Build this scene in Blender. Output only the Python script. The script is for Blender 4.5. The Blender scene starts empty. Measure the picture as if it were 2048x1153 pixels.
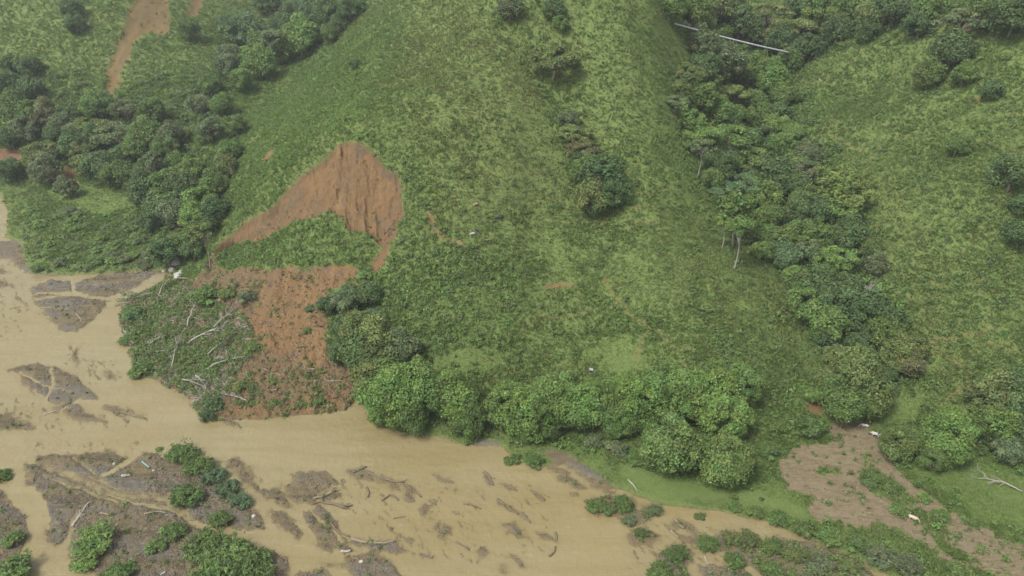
import bpy, bmesh, math, random, time
import numpy as np
from mathutils import Vector, Matrix
T0 = time.time()
rng = np.random.default_rng(11)
random.seed(11)
SC = bpy.context.scene
COL = SC.collection

# ---------------------------------------------------------------- camera, sky, sun, exposure
CAM_H, PITCH, FPX = 165.0, math.radians(30.0), 1547.0      # FPX: focal length in pixels of a 2048 wide frame
camd = bpy.data.cameras.new('camera')
cam = bpy.data.objects.new('camera', camd)
COL.objects.link(cam)
cam.location = (0, 0, CAM_H)
cam.rotation_euler = (math.pi / 2 - PITCH, 0, 0)
camd.sensor_width = 36.0
camd.lens = 36.0 * FPX / 2048.0
camd.clip_start = 1.0
camd.clip_end = 5000.0
SC.camera = cam

SUN_EL, SUN_AZ = math.radians(56), math.radians(-132)       # azimuth measured from +Y towards +X
W = bpy.data.worlds.new('World')
SC.world = W
W.use_nodes = True
wn, wl = W.node_tree.nodes, W.node_tree.links
wn.clear()
sky = wn.new('ShaderNodeTexSky')
sky.sky_type = 'NISHITA'
sky.sun_disc = False
sky.sun_elevation = SUN_EL
sky.sun_rotation = SUN_AZ
sky.dust_density = 3.0
hs = wn.new('ShaderNodeHueSaturation')
hs.inputs['Saturation'].default_value = 0.22               # cloudy, nearly white sky
bg = wn.new('ShaderNodeBackground')
bg.inputs['Strength'].default_value = 0.15
wo = wn.new('ShaderNodeOutputWorld')
wl.new(sky.outputs[0], hs.inputs['Color'])
wl.new(hs.outputs[0], bg.inputs['Color'])
wl.new(bg.outputs[0], wo.inputs['Surface'])
sund = bpy.data.lights.new('sun', 'SUN')
sund.energy = 2.3
sund.angle = math.radians(14)
sund.color = (1.0, 0.96, 0.9)
sun = bpy.data.objects.new('sun', sund)
COL.objects.link(sun)
sdir = Vector((math.sin(SUN_AZ) * math.cos(SUN_EL), math.cos(SUN_AZ) * math.cos(SUN_EL), math.sin(SUN_EL)))
sun.rotation_euler = sdir.to_track_quat('Z', 'Y').to_euler()
sun.location = (0, 0, 400)
SC.view_settings.view_transform = 'Standard'
SC.view_settings.look = 'None'
SC.view_settings.gamma = 1.0
SC.view_settings.use_curve_mapping = False
SC.view_settings.exposure = 1.08
SC.cycles.use_denoising = True; SC.cycles.denoising_input_passes = "RGB_ALBEDO_NORMAL"; SC.cycles.denoising_prefilter = "ACCURATE"

# ---------------------------------------------------------------- helpers
CP, SP = math.cos(PITCH), math.sin(PITCH)
def ray(u, v):
    a = (np.asarray(u, float) - 1024.0) / FPX
    b = -(np.asarray(v, float) - 576.5) / FPX
    return a, CP + b * SP, -SP + b * CP
def project(x, y, z):
    d = y * CP - (z - CAM_H) * SP
    up = y * SP + (z - CAM_H) * CP
    d = np.maximum(d, 1e-3)
    return 1024 + FPX * x / d, 576.5 - FPX * up / d, d
_tab = np.random.default_rng(5).random((256, 256))
def vnoise(x, y):
    xi, yi = np.floor(x).astype(int), np.floor(y).astype(int)
    fx, fy = x - xi, y - yi
    fx, fy = fx * fx * (3 - 2 * fx), fy * fy * (3 - 2 * fy)
    a, b = _tab[xi & 255, yi & 255], _tab[(xi + 1) & 255, yi & 255]
    c, d = _tab[xi & 255, (yi + 1) & 255], _tab[(xi + 1) & 255, (yi + 1) & 255]
    return (a * (1 - fx) + b * fx) * (1 - fy) + (c * (1 - fx) + d * fx) * fy
def fbm(x, y, o=4):
    s, a, t = 0, 0.5, 0
    for k in range(o):
        s = s + a * (vnoise(x * 2 ** k + 17.3 * k, y * 2 ** k + 9.1 * k) - 0.5)
        t += a; a *= 0.55
    return s / t * 2            # about -1..1
def sstep(a, b, x):
    t = np.clip((x - a) / (b - a), 0, 1)
    return t * t * (3 - 2 * t)

# ---------------------------------------------------------------- the lie of the land: control points (pixel, distance north) -> smooth surface
CPX = []
def cp(u, v, Y=None, z=None):
    dx, dy, dz = (float(q) for q in ray(u, v))
    t = Y / dy if Y is not None else (z - CAM_H) / dz
    CPX.append((dx * t, dy * t, CAM_H + dz * t))
def column(u, v0, z0, slope, vs):
    dx, dy, dz = (float(q) for q in ray(u, v0))
    t = (z0 - CAM_H) / dz
    y0 = dy * t
    cp(u, v0, z=z0)
    for v in vs:
        dx, dy, dz = (float(q) for q in ray(u, v))
        k = -dz / dy                      # z = H - k*Y = z0 + slope*(Y-y0)
        cp(u, v, Y=(CAM_H - z0 + slope * y0) / (k + slope))
# far left hill across the side creek
column(-350, 340, 4, .5, (200, 60, -100, -200))
column(0, 338, 4, .5, (200, 100, 0, -120))
column(200, 345, 5, .47, (220, 100, 0, -120))
cp(330, 330, Y=398); cp(350, 250, Y=440); cp(370, 120, Y=510); cp(410, 0, Y=610); cp(430, -110, Y=720)
# creek valley floor
cp(338, 545, z=1.0); cp(320, 470, z=3.5); cp(375, 420, z=8); cp(440, 350, z=14); cp(480, 290, Y=400); cp(520, 200, Y=469); cp(565, 100, Y=550); cp(625, 0, Y=680)
cp(690, -100, Y=820)
# left spur: crest, flank
for u, v, Y in ((850, 110, 365), (700, 215, 332), (560, 330, 313), (440, 472, 308), (700, 100, 450), (620, 200, 395), (520, 300, 350), (760, 0, 520), (930, 0, 400), (800, -120, 600)):
    cp(u, v, Y=Y)
# slide: toe, bench, block, scar, crown
for u, v, Y in ((600, 700, 228), (600, 545, 262), (520, 520, 270), (650, 470, 272), (560, 470, 281), (650, 400, 281), (700, 292, 298), (760, 400, 278), (780, 520, 257), (720, 640, 236), (480, 480, 296), (330, 600, 268), (420, 640, 250)):
    cp(u, v, Y=Y)
cp(250, 650, z=.8); cp(340, 760, z=.8); cp(420, 835, z=.8); cp(560, 825, z=1.0); cp(700, 805, z=1.0); cp(480, 740, z=4.5); cp(620, 770, z=4)
# main face
column(860, 830, 2, .6, (700, 560, 440, 330, 220))
column(1024, 850, 2, .1, (780,))
column(1024, 780, 5, .6, (600, 450, 300, 150, 0, -140))
column(1300, 960, 1.5, .05, (880,))
column(1300, 830, 4, .55, (700, 560, 440, 300, 150, 0, -140))
column(1170, 760, 6, .58, (600, 460)); cp(1185, 370, Y=289); cp(1140, 240, Y=317); cp(1105, 110, Y=350)
column(1500, 900, 2.5, .4, (800, 700, 560)); cp(1420, 450, Y=278); cp(1370, 300, Y=320); cp(1340, 150, Y=366)
# wooded gully
for u, v, Y in ((1735, 710, 226), (1650, 575, 254), (1560, 450, 289), (1480, 330, 335), (1440, 200, 395), (1460, 100, 455), (1560, 0, 560), (1650, -110, 720)):
    cp(u, v, Y=Y)
# right hand hill
column(2048, 880, 4, .6, (700, 500, 300, 100, 0, -140))
column(2400, 900, 4, .6, (700, 500, 300, 100, 0, -140))
column(1830, 840, 3.5, .42, (700,)); cp(1800, 500, Y=262); cp(1700, 420, Y=288); cp(1790, 300, Y=315); cp(1650, 260, Y=350); cp(1790, 150, Y=373); cp(1700, 120, Y=405); cp(1800, 0, Y=462); cp(1900, 400, Y=268); cp(1900, 620, Y=232); cp(1920, 780, Y=204)
# flats
for u, v, z in ((1350, 980, 1.2), (1600, 960, 1.7), (1750, 900, 2.4), (1900, 1000, 2.2), (2048, 1100, 2.0), (1700, 1090, 1.0), (1540, 1030, .8), (1560, 900, 2), (1650, 860, 2.6), (2300, 1000, 3),
                (1180, 900, 1.2), (1000, 880, 1), (800, 850, .8), (100, 420, 2.2), (250, 480, 2), (60, 470, 1.4), (200, 530, 1.0), (-150, 380, 2)):
    cp(u, v, z=z)
for u in (-500, -100, 300, 700, 1100, 1400):
    for v in (960, 1120, 1300):
        cp(u, v, z=0.3)
for u, v in ((100, 650), (-150, 500), (-150, 700), (100, 800), (300, 850), (-500, 420), (1700, 1300), (2200, 1400)):
    cp(u, v, z=0.3)
for x in (-300, 0, 300):
    CPX.append((x, 40.0, 0.3))
P = np.array(CPX)
S = 100.0
def _phi(d2):
    return 0.5 * d2 * np.log(d2 + 1e-12)
A = P[:, :2] / S
K = _phi(((A[:, None] - A[None]) ** 2).sum(-1)) + np.eye(len(A)) * 0.004
Q = np.c_[np.ones(len(A)), A]
M = np.block([[K, Q], [Q.T, np.zeros((3, 3))]])
wt = np.linalg.solve(M, np.r_[P[:, 2], np.zeros(3)])
def tps(x, y):
    x, y = np.ravel(x) / S, np.ravel(y) / S
    out = np.empty(len(x))
    for i in range(0, len(x), 20000):
        a, b = x[i:i + 20000], y[i:i + 20000]
        d2 = (a[:, None] - A[None, :, 0]) ** 2 + (b[:, None] - A[None, :, 1]) ** 2
        out[i:i + 20000] = _phi(d2) @ wt[:-3] + wt[-3] + wt[-2] * a + wt[-1] * b
    return out
# perspective-spaced grid: rows geometric in y, columns constant in x/y
Y0, Y1, GR, TM = 60.0, 950.0, 0.0032, 1.16
NR = int(math.log(Y1 / Y0) / GR)
gy = Y0 * np.exp(np.arange(NR) * GR)
NC = int(2 * TM / GR)
gt = np.linspace(-TM, TM, NC)
dR, dT = GR, gt[1] - gt[0]
# coarse evaluation of the spline, bilinear up to the fine grid
cr, cc = np.arange(0, NR + 3, 4), np.arange(0, NC + 3, 4)
cy = Y0 * np.exp(cr * GR); ct = -TM + cc * dT
CZ = tps((ct[None, :] * cy[:, None]), np.repeat(cy, len(ct))).reshape(len(cr), len(cc))
ri, ci = np.arange(NR) / 4.0, np.arange(NC) / 4.0
r0, c0 = ri.astype(int), ci.astype(int)
fr, fc = (ri - r0)[:, None], (ci - c0)[None]
BZ = (CZ[r0][:, c0] * (1 - fc) + CZ[r0][:, c0 + 1] * fc) * (1 - fr) + (CZ[r0 + 1][:, c0] * (1 - fc) + CZ[r0 + 1][:, c0 + 1] * fc) * fr
GX, GY = gt[None, :] * gy[:, None], np.repeat(gy[:, None], NC, 1)
def gsample(F, x, y):
    r = np.clip(np.log(np.maximum(y, 1) / Y0) / GR, 0, NR - 1.001)
    c = np.clip((x / y + TM) / dT, 0, NC - 1.001)
    a, b = r.astype(int), c.astype(int)
    p, q = r - a, c - b
    return (F[a, b] * (1 - q) + F[a, b + 1] * q) * (1 - p) + (F[a + 1, b] * (1 - q) + F[a + 1, b + 1] * q) * p
BZ = np.maximum(BZ, 0.25)
HZ = BZ
def cast(u, v):
    """where the line of sight of a photo pixel meets the ground"""
    u, v = np.atleast_1d(np.asarray(u, float)), np.atleast_1d(np.asarray(v, float))
    dx, dy, dz = ray(u, v)
    dx = dx * np.ones_like(v)
    lo = np.full(len(u), 70.0); hi = lo.copy(); done = np.zeros(len(u), bool)
    t = np.full(len(u), 90.0)
    while t.min() < 1100 and not done.all():
        h = gsample(HZ, dx * t, np.maximum(dy * t, Y0))
        under = (CAM_H + dz * t < h) & ~done
        hi[under] = t[under]; done |= under
        lo[~done] = t[~done]
        t = np.where(done, t, t + 2.0)
        if (t > 1098).any(): done |= t > 1098; hi[t > 1098] = 1098
    for _ in range(14):
        m = (lo + hi) / 2
        u_ = CAM_H + dz * m < gsample(HZ, dx * m, np.maximum(dy * m, Y0))
        hi = np.where(u_, m, hi); lo = np.where(u_, lo, m)
    return dx * hi, dy * hi, gsample(HZ, dx * hi, dy * hi)
def sdf(poly, x, y, closed=True):
    """signed distance in metres to a ground polygon (positive inside); for an open line the negative distance"""
    px, py = poly
    sh = x.shape; x, y = x.ravel(), y.ravel()
    m = 25.0
    sel = np.where((x > px.min() - m) & (x < px.max() + m) & (y > py.min() - m) & (y < py.max() + m))[0]
    out = np.full(len(x), -m)
    if len(sel):
        X, Y = x[sel], y[sel]
        d2 = np.full(len(sel), 1e9); ins = np.zeros(len(sel), bool)
        n = len(px)
        for i in range(n if closed else n - 1):
            ax, ay, bx, by = px[i], py[i], px[(i + 1) % n], py[(i + 1) % n]
            ex, ey = bx - ax, by - ay
            tt = np.clip(((X - ax) * ex + (Y - ay) * ey) / (ex * ex + ey * ey + 1e-9), 0, 1)
            d2 = np.minimum(d2, (X - ax - tt * ex) ** 2 + (Y - ay - tt * ey) ** 2)
            if closed and abs(ey) > 1e-9:
                ins ^= ((ay > Y) != (by > Y)) & (X < ex * (Y - ay) / ey + ax)
        d = np.sqrt(d2)
        out[sel] = np.where(ins, d, -d)
    return out.reshape(sh)
def flat(pts, z=0.0):
    a = np.array(pts, float)
    dx, dy, dz = ray(a[:, 0], a[:, 1])
    t = (z - CAM_H) / dz
    return dx * t, dy * t
def ground(pts):
    a = np.array(pts, float)
    x, y, _ = cast(a[:, 0], a[:, 1])
    return x, y
# ---------------------------------------------------------------- outlines (photo pixels, carried to the ground)
RIVER = flat([(-700, 300), (-200, 350), (0, 388), (14, 420), (18, 445), (12, 475), (45, 490), (50, 520), (62, 548), (100, 553), (200, 549), (300, 540), (335, 541), (352, 552), (310, 572), (262, 592), (240, 640), (255, 690),
              (268, 735), (330, 768), (388, 800), (405, 845), (445, 840), (540, 836), (620, 829), (690, 822), (722, 786), (745, 800), (770, 850), (800, 868), (880, 874), (930, 889), (1000, 893), (1050, 930), (1085, 935), (1130, 930),
              (1200, 965), (1260, 985), (1330, 1008), (1420, 1020), (1500, 1035), (1540, 1046), (1580, 1062), (1640, 1085), (1700, 1115), (1780, 1150), (1900, 1260), (1900, 1500), (-1500, 1500), (-2500, 900)])
BARS = [  # gravel and driftwood bars standing out of the water: outline, height
    ([(145, 582), (150, 566), (200, 551), (310, 542), (326, 545), (300, 555), (262, 578), (225, 592), (195, 593), (160, 588)], .5),
    ([(64, 577), (100, 562), (138, 563), (146, 580), (110, 590), (70, 598)], .35),
    ([(74, 603), (140, 592), (216, 602), (185, 638), (152, 664), (120, 656), (85, 626)], .5),
    ([(22, 737), (70, 728), (120, 738), (155, 755), (198, 796), (160, 800), (112, 812), (60, 778)], .35),
    ([(103, 818), (150, 801), (165, 825), (212, 847), (150, 838), (120, 830)], .3),
    ([(-40, 822), (25, 828), (70, 858), (-40, 862)], .35),
    ([(-40, 518), (10, 540), (22, 548), (-5, 548)], .2), ([(26, 594), (40, 596), (58, 611), (45, 607)], .25), ([(-30, 560), (8, 563), (30, 575), (-10, 577)], .2),
    ([(-40, 488), (28, 482), (52, 502), (48, 522), (64, 545), (50, 546), (20, 520), (-10, 510)], .4),
    ([(60, 960), (57, 930), (75, 913), (104, 912), (191, 908), (215, 901), (257, 921), (225, 936), (260, 930), (288, 908), (364, 914), (399, 922), (446, 962), (487, 998), (518, 1024), (530, 1057), (499, 1059), (440, 1056), (395, 1042),
      (384, 1050), (400, 1062), (440, 1066), (490, 1078), (534, 1103), (569, 1117), (582, 1160), (590, 1260), (350, 1260), (140, 1110), (128, 1090), (104, 1075), (97, 1062), (100, 1030), (92, 1005), (75, 985)], .6),
    ([(-60, 960), (0, 985), (20, 1018), (50, 1035), (52, 1070), (30, 1115), (60, 1130), (40, 1200), (-60, 1200)], .6),
    ([(443, 922), (472, 914), (502, 938), (522, 986), (500, 974), (468, 944)], .3),
    ([(524, 985), (556, 974), (592, 1021), (558, 1012), (532, 996)], .3), ([(536, 1014), (572, 1030), (606, 1069), (596, 1080), (565, 1064), (548, 1040)], .35),
    ([(575, 990), (586, 955), (610, 947), (650, 945), (672, 967), (640, 985), (622, 1008), (590, 1004)], .4), ([(620, 985), (690, 992), (660, 1000), (625, 1002)], .25),
    ([(611, 1025), (640, 1010), (668, 1052), (690, 1085), (720, 1104), (690, 1106), (640, 1092), (622, 1060)], .45),
    ([(664, 1062), (700, 1078), (740, 1084), (790, 1083), (828, 1106), (795, 1105), (745, 1097), (690, 1090)], .35),
    ([(694, 1116), (742, 1104), (780, 1128), (812, 1160), (830, 1200), (720, 1200)], .45), ([(596, 1146), (640, 1138), (668, 1175), (590, 1200)], .4),
    ([(800, 968), (816, 976), (831, 1000), (820, 1005), (806, 990)], .3), ([(774, 964), (790, 962), (806, 985), (790, 982)], .25), ([(838, 1022), (852, 1004), (866, 1008), (850, 1036)], .3),
    ([(858, 1014), (869, 1036), (856, 1038)], .2), ([(877, 1072), (886, 1045), (900, 1058), (893, 1080)], .3), ([(864, 1055), (880, 1041), (877, 1062)], .25), ([(950, 1103), (968, 1091), (982, 1108), (962, 1120)], .3),
    ([(1003, 1050), (1030, 1045), (1058, 1080), (1030, 1072)], .3), ([(1022, 1108), (1036, 1112), (1050, 1134), (1040, 1132)], .25), ([(968, 948), (976, 947), (986, 972), (979, 972)], .25),
    ([(1000, 1004), (1030, 1018), (1064, 1046), (1044, 1038), (1020, 1022)], .25), ([(1068, 985), (1080, 990), (1088, 1002), (1076, 998)], .25), ([(1010, 965), (1024, 970), (1036, 984), (1022, 980)], .2),
    ([(866, 950), (888, 958), (908, 966), (890, 966)], .2), ([(1070, 1065), (1100, 1075), (1118, 1085), (1085, 1083)], .2), ([(690, 943), (722, 935), (748, 962), (730, 960), (705, 955)], .25), ([(740, 945), (780, 958), (830, 985), (800, 975), (765, 965)], .2),
    ([(205, 815), (230, 812), (260, 822), (295, 838), (270, 832), (225, 826)], .15), ([(150, 700), (165, 722), (160, 738), (148, 730)], .15), ([(205, 740), (230, 752), (232, 765), (212, 758)], .15),
    ([(440, 838), (470, 846), (482, 857), (462, 853)], .2), ([(640, 1128), (690, 1125), (700, 1135), (650, 1140)], .15), ([(845, 1108), (862, 1112), (866, 1120), (850, 1116)], .15), ([(1000, 1130), (1012, 1128), (1016, 1150), (1003, 1148)], .15),
    # the drowned scrub at the right hand end
    ([(1170, 1005), (1215, 990), (1262, 998), (1276, 1012), (1255, 1034), (1210, 1030), (1180, 1022)], .3), ([(1235, 1040), (1290, 1010), (1320, 1020), (1300, 1040), (1260, 1050)], .2), ([(1255, 1075), (1275, 1062), (1320, 1070), (1312, 1088), (1270, 1092)], .35),
    ([(1345, 1050), (1360, 1035), (1385, 1052), (1400, 1070), (1380, 1068)], .3), ([(1290, 1165), (1330, 1100), (1370, 1088), (1392, 1112), (1370, 1130), (1400, 1200), (1290, 1200)], .5),
    ([(1360, 1075), (1440, 1072), (1500, 1060), (1520, 1090), (1470, 1110), (1420, 1100)], .3), ([(1450, 1090), (1560, 1080), (1640, 1090), (1720, 1125), (1800, 1200), (1560, 1200), (1500, 1130)], .45), ([(1400, 1130), (1470, 1125), (1500, 1150), (1480, 1200), (1400, 1200)], .35),
]
ISLETS = [(1105, 940, 14, 5), (1135, 958, 22, 7), (1128, 943, 14, 4), (1158, 972, 20, 7), (1185, 958, 16, 6), (1200, 972, 20, 7), (1215, 982, 12, 5), (1212, 950, 12, 4), (1165, 948, 14, 4), (1180, 940, 16, 5), (1150, 990, 10, 4), (1235, 962, 10, 4), (1225, 1000, 12, 4)]
for u, v, a, b in ISLETS:
    BARS.append(([(u + a * math.cos(k) * 1.0, v + b * math.sin(k) + 0.35 * a * math.cos(k) * .4) for k in np.linspace(0, 6.28, 9)[:-1]], .22))
SCAR = ground([(412, 530), (440, 488), (480, 452), (540, 408), (600, 352), (650, 315), (690, 287), (738, 296), (765, 330), (798, 345), (802, 390), (812, 430), (790, 470), (765, 500), (752, 492), (735, 475), (690, 462), (690, 440), (650, 425), (600, 440),
               (560, 455), (520, 478), (470, 490), (435, 512), (415, 545)])
SCARSTRIP = ground([(765, 500), (790, 470), (800, 450), (770, 520), (755, 545), (735, 550), (745, 520)])
FAN = ground([(390, 560), (420, 520), (460, 540), (520, 535), (570, 538), (640, 535), (720, 542), (710, 565), (660, 590), (640, 620), (660, 650), (650, 680), (680, 710), (700, 745), (722, 780), (715, 795), (690, 826), (600, 834), (450, 842), (405, 850),
              (380, 800), (300, 765), (262, 730), (245, 690), (238, 640), (255, 600), (300, 580), (350, 560)])
FANRED = ground([(520, 550), (575, 535), (640, 532), (722, 540), (705, 565), (650, 592), (635, 625), (655, 665), (665, 720), (640, 745), (600, 735), (560, 715), (510, 690), (500, 650), (515, 610)])
FANTOE = ground([(440, 815), (520, 795), (640, 785), (720, 778), (700, 815), (620, 830), (540, 838), (450, 840)])
TANGLE = ground([(250, 600), (310, 578), (370, 565), (400, 590), (430, 600), (500, 640), (510, 700), (470, 750), (440, 800), (405, 845), (385, 800), (300, 765), (262, 735), (245, 690), (236, 640)])
SLIDES_FAR = [ground([(262, -10), (335, -12), (348, 20), (345, 66), (325, 74), (300, 62), (275, 80), (262, 115), (246, 145), (232, 190), (200, 192), (206, 140), (228, 90), (250, 45)]), ground([(385, -12), (415, -12), (408, 20), (390, 42), (366, 34), (372, 15)])]
SLIDES_SMALL = [ground([(545, 292), (552, 298), (530, 322), (518, 318), (530, 305)]), ground([(0, 293), (40, 292), (48, 320), (10, 330), (-30, 325)]), ground([(60, 335), (150, 335), (160, 370), (110, 370), (80, 345)]),
                ground([(1085, 560), (1155, 565), (1150, 573), (1090, 568)]), ground([(855, 412), (866, 430), (872, 455), (886, 472), (872, 470), (860, 450)]), ground([(1938, 196), (1962, 200), (1958, 214), (1938, 210)]), ground([(1600, 812), (1640, 800), (1660, 830), (1620, 830)]),
                ground([(1640, 700), (1680, 700), (1672, 728), (1650, 722)]), ground([(1910, 810), (1940, 812), (1936, 835), (1915, 830)]), ground([(555, 538), (575, 530), (600, 545), (580, 560)])]
PATHS = [(ground([(1210, 560), (1235, 590), (1258, 625), (1302, 652), (1282, 690), (1270, 715)]), .7), (ground([(1850, 680), (1900, 676), (1960, 668), (1985, 660)]), .9), (ground([(1300, 655), (1350, 690), (1400, 700)]), .4), (ground([(1870, 700), (1910, 720), (1940, 750), (1925, 780), (1880, 800)]), .8),
         (ground([(1010, 790), (1080, 770), (1150, 760)]), .4), (ground([(860, 415), (868, 450), (890, 475), (930, 490)]), .8), (ground([(1040, 640), (1100, 632), (1180, 628)]), .35), (ground([(1960, 690), (2048, 695)]), .5)]
MUD = flat([(1560, 935), (1580, 902), (1620, 895), (1662, 892), (1672, 850), (1722, 848), (1762, 895), (1800, 950), (1850, 985), (1900, 1030), (1960, 1060), (2060, 1105), (2300, 1200), (2150, 1260), (1990, 1145), (1890, 1110), (1850, 1085), (1810, 1060), (1750, 1052), (1700, 1045), (1640, 1036),
            (1618, 1008), (1640, 985), (1580, 975)], 2.0)
MUDGREEN = [flat(p, 2.0) for p in ([(1715, 940), (1745, 935), (1800, 975), (1835, 1000), (1815, 1008), (1750, 985)], [(1800, 1022), (1835, 1015), (1890, 1045), (1900, 1070), (1870, 1068), (1830, 1042)],
                                   [(1640, 935), (1680, 938), (1685, 948), (1650, 952)], [(1850, 1060), (1920, 1100), (1960, 1125), (1900, 1110)])]
GRAVELBANK = [flat([(940, 884), (965, 878), (1000, 886), (990, 897), (960, 893)], .8), flat([(1080, 900), (1130, 905), (1200, 950), (1230, 975), (1180, 960), (1110, 930)], .8), flat([(60, 545), (130, 550), (300, 538), (320, 543), (200, 552), (110, 560)], .8)]

# ---------------------------------------------------------------- final ground: carve river bed, bars, scar, rills
wx, wy = fbm(GX / 6.0, GY / 6.0, 3), fbm(GX / 6.0 + 50, GY / 6.0 + 80, 3)
fx_, fy_ = fbm(GX / 1.7, GY / 1.7, 2), fbm(GX / 1.7 + 31, GY / 1.7 + 11, 2)
def warped(poly, a=1.2, b=0.5, closed=True):
    return sdf(poly, GX + a * wx + b * fx_, GY + a * wy + b * fy_, closed)
riv = warped(RIVER, 1.0, .5)
hill = sstep(2, 14, BZ)
Z = BZ + hill * (fbm(GX / 34, GY / 34, 4) * 2.6 + fbm(GX / 24 + 5, GY / 110, 3) * 3.0 + fbm(GX / 5, GY / 5, 3) * .35) + (1 - hill) * fbm(GX / 9, GY / 9, 3) * .12
# cattle terraces: faint contour steps on the main face
Z = Z + hill * .09 * np.sin(Z * 3.1 + 3 * fbm(GX / 12, GY / 12, 2))
Z = np.maximum(Z, np.where(riv < -.4, .35, -9))
fl = (GX * .62 - GY * .78), (GX * .78 + GY * .62)        # along and across the flow
streak0 = fbm(fl[0] / 6 + 3, fl[1] / 1.4 + 8, 4)
bed = -.5 + .25 * fbm(GX / 10, GY / 10, 3)
barm = np.full(GX.shape, -25.0); barh = np.zeros(GX.shape); BARP = []
for pts, h in BARS:
    pl = flat(pts)
    BARP.append(pl)
    d = warped(pl, .9, .5) + (streak0 * 1.5 + .5 * fx_) * min(1.0, math.sqrt(np.ptp(pl[0]) * np.ptp(pl[1])) / 9.0)
    barh = np.where(d > barm, h, barh)
    barm = np.maximum(barm, d)
# gravel laid in streaks along the flow (towards +x,-y), wood-rough on top
streak = fbm(fl[0] / 9, fl[1] / 1.5, 4)
streak2 = fbm(fl[0] / 3.2 + 7, fl[1] / .9, 3)
zb = -.35 + (barh * .62 + .35) * sstep(-2.0, 1.8, barm) + sstep(-.2, 1.2, barm) * (streak * .32 + streak2 * .16 + .08 * fx_)
CHANNELS = [([(85, 950), (150, 975), (230, 1005), (320, 1012), (380, 1040)], 1.0, .55), ([(110, 935), (180, 955), (260, 985), (340, 990)], .9, .5), ([(200, 985), (270, 1008), (350, 1025), (395, 1050)], .8, .6), ([(150, 915), (190, 950), (215, 965)], .8, .5), ([(300, 940), (350, 965), (420, 1010), (470, 1040)], .5, .45), ([(40, 745), (90, 770), (140, 785)], .6, .6), ([(85, 615), (140, 620), (180, 610)], .5, .6), ([(180, 570), (240, 565), (290, 552)], .5, .6),
            ([(70, 925), (130, 945), (190, 975), (260, 995), (330, 1000), (370, 1030), (400, 1050)], 2.4, .5), ([(255, 925), (235, 940), (205, 948)], 1.6, .8), ([(62, 975), (85, 1000), (95, 1040)], 1.2, .7), ([(130, 1095), (140, 1060), (150, 1030)], 1.4, .6),
            ([(145, 560), (150, 585), (175, 597), (215, 600)], 1.0, .8), ([(75, 588), (110, 586), (150, 592)], .8, .8), ([(100, 740), (108, 770), (92, 800)], .8, .6), ([(120, 822), (150, 806), (170, 800)], .8, .6),
            ([(690, 1085), (640, 1040), (615, 1015)], .6, .5), ([(380, 1045), (420, 1056), (470, 1070)], 1.6, .9)]
chan = np.zeros(GX.shape)
for pts, w_, a_ in CHANNELS:
    dch = warped(flat(pts), .8, .5, False)
    chan = np.maximum(chan, a_ * sstep(-w_, -w_ * .2, dch))
zb = zb - chan * .95 * (1 + .8 * streak)
SHOAL = [([(640, 960), (700, 925), (830, 950), (920, 950), (1020, 945), (1110, 990), (1130, 1080), (1060, 1150), (850, 1130), (700, 1060)], .62), ([(440, 910), (560, 940), (700, 960), (640, 1100), (560, 1060), (470, 980)], .5), ([(-60, 480), (30, 520), (70, 620), (40, 680), (-60, 680)], .45),
         ([(130, 680), (250, 720), (260, 770), (180, 780), (120, 730)], .5), ([(-60, 770), (40, 790), (180, 830), (300, 810), (330, 850), (100, 870), (-60, 870)], .55), ([(50, 880), (320, 870), (420, 910), (60, 930)], .45), ([(1250, 1030), (1500, 1050), (1560, 1100), (1500, 1170), (1250, 1170)], .38)]
stv = fbm(fl[0] / 4 + 33, fl[1] / 1.0 + 5, 4) * .6 + fbm(fl[0] / 1.6 + 3, fl[1] / .8 + 15, 3) * .45
for pts, thr in SHOAL:
    k_ = sstep(-3, 3, warped(flat(pts), 2, 1))
    bed = np.where(k_ > 0, bed * (1 - k_) + k_ * (-.14 + np.clip(stv - thr * .42, -.2, .5) * .9), bed)
barm = np.where(bed > -.02, np.maximum(barm, .2), barm)
zr = np.where(barm > -2.6, np.maximum(zb + .16 * stv * sstep(.35, .0, np.abs(zb)), bed), bed)
# the last scrubby shallows: noisy, half drowned
inriv = sstep(-.6, .6, riv)
Z = Z * (1 - inriv) + zr * inriv
scar = warped(SCAR, 1.0, .7)
DARK_PATCHES = [ground(q) for q in ([(620, 388), (632, 366), (648, 392), (642, 412), (622, 410)], [(438, 492), (540, 414), (600, 362), (612, 376), (545, 432), (455, 500)], [(540, 430), (556, 412), (572, 416), (560, 440)], [(775, 405), (786, 390), (792, 412), (780, 432)], [(668, 352), (690, 326), (704, 344), (690, 372)])]
dark_patch = sstep(-1.2, 1.2, np.maximum.reduce([warped(q, 1.2, .8) for q in DARK_PATCHES]))  # patches of the scar coloured darker, also sunk into the slope
scar_in = sstep(-.3, 1.1, scar)
scar_deep = sstep(-.3, 1.6, scar) * 2.6 + sstep(1, 9, scar) * 1.6
rill = np.abs(fbm(GX / 4.0 + .1 * GY / 4, GY / 26, 4))
gully = np.abs(fbm(GX / 2.2 + .05 * GY + 20, GY / 30, 3))
lumps = fbm(GX / 1.5, GY / 2.2, 4)
Z = Z - dark_patch * scar_in * 1.2 - scar_deep - scar_in * (3.6 * (rill - .3) + 1.5 * (gully - .3) + .35 * fx_ + 1.1 * fbm(GX / 9, GY / 4, 4) + .5 * lumps)
fan = warped(FAN, 1.2, .8)
fanred = warped(FANRED, 2.2, 1.5)
fantoe = warped(FANTOE, 1.5, 1.0)
fin = sstep(-.5, 1.5, fan)
Z = Z + fin * (1 - inriv) * (lumps * .9 + fbm(GX / 3.5, GY / 3.5, 4) * .9 + fx_ * .25 + .35 * np.abs(fbm(GX / 8, GY / 30, 3)))
far = np.maximum.reduce([warped(p, 2.5, 1.2) for p in SLIDES_FAR])
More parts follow.
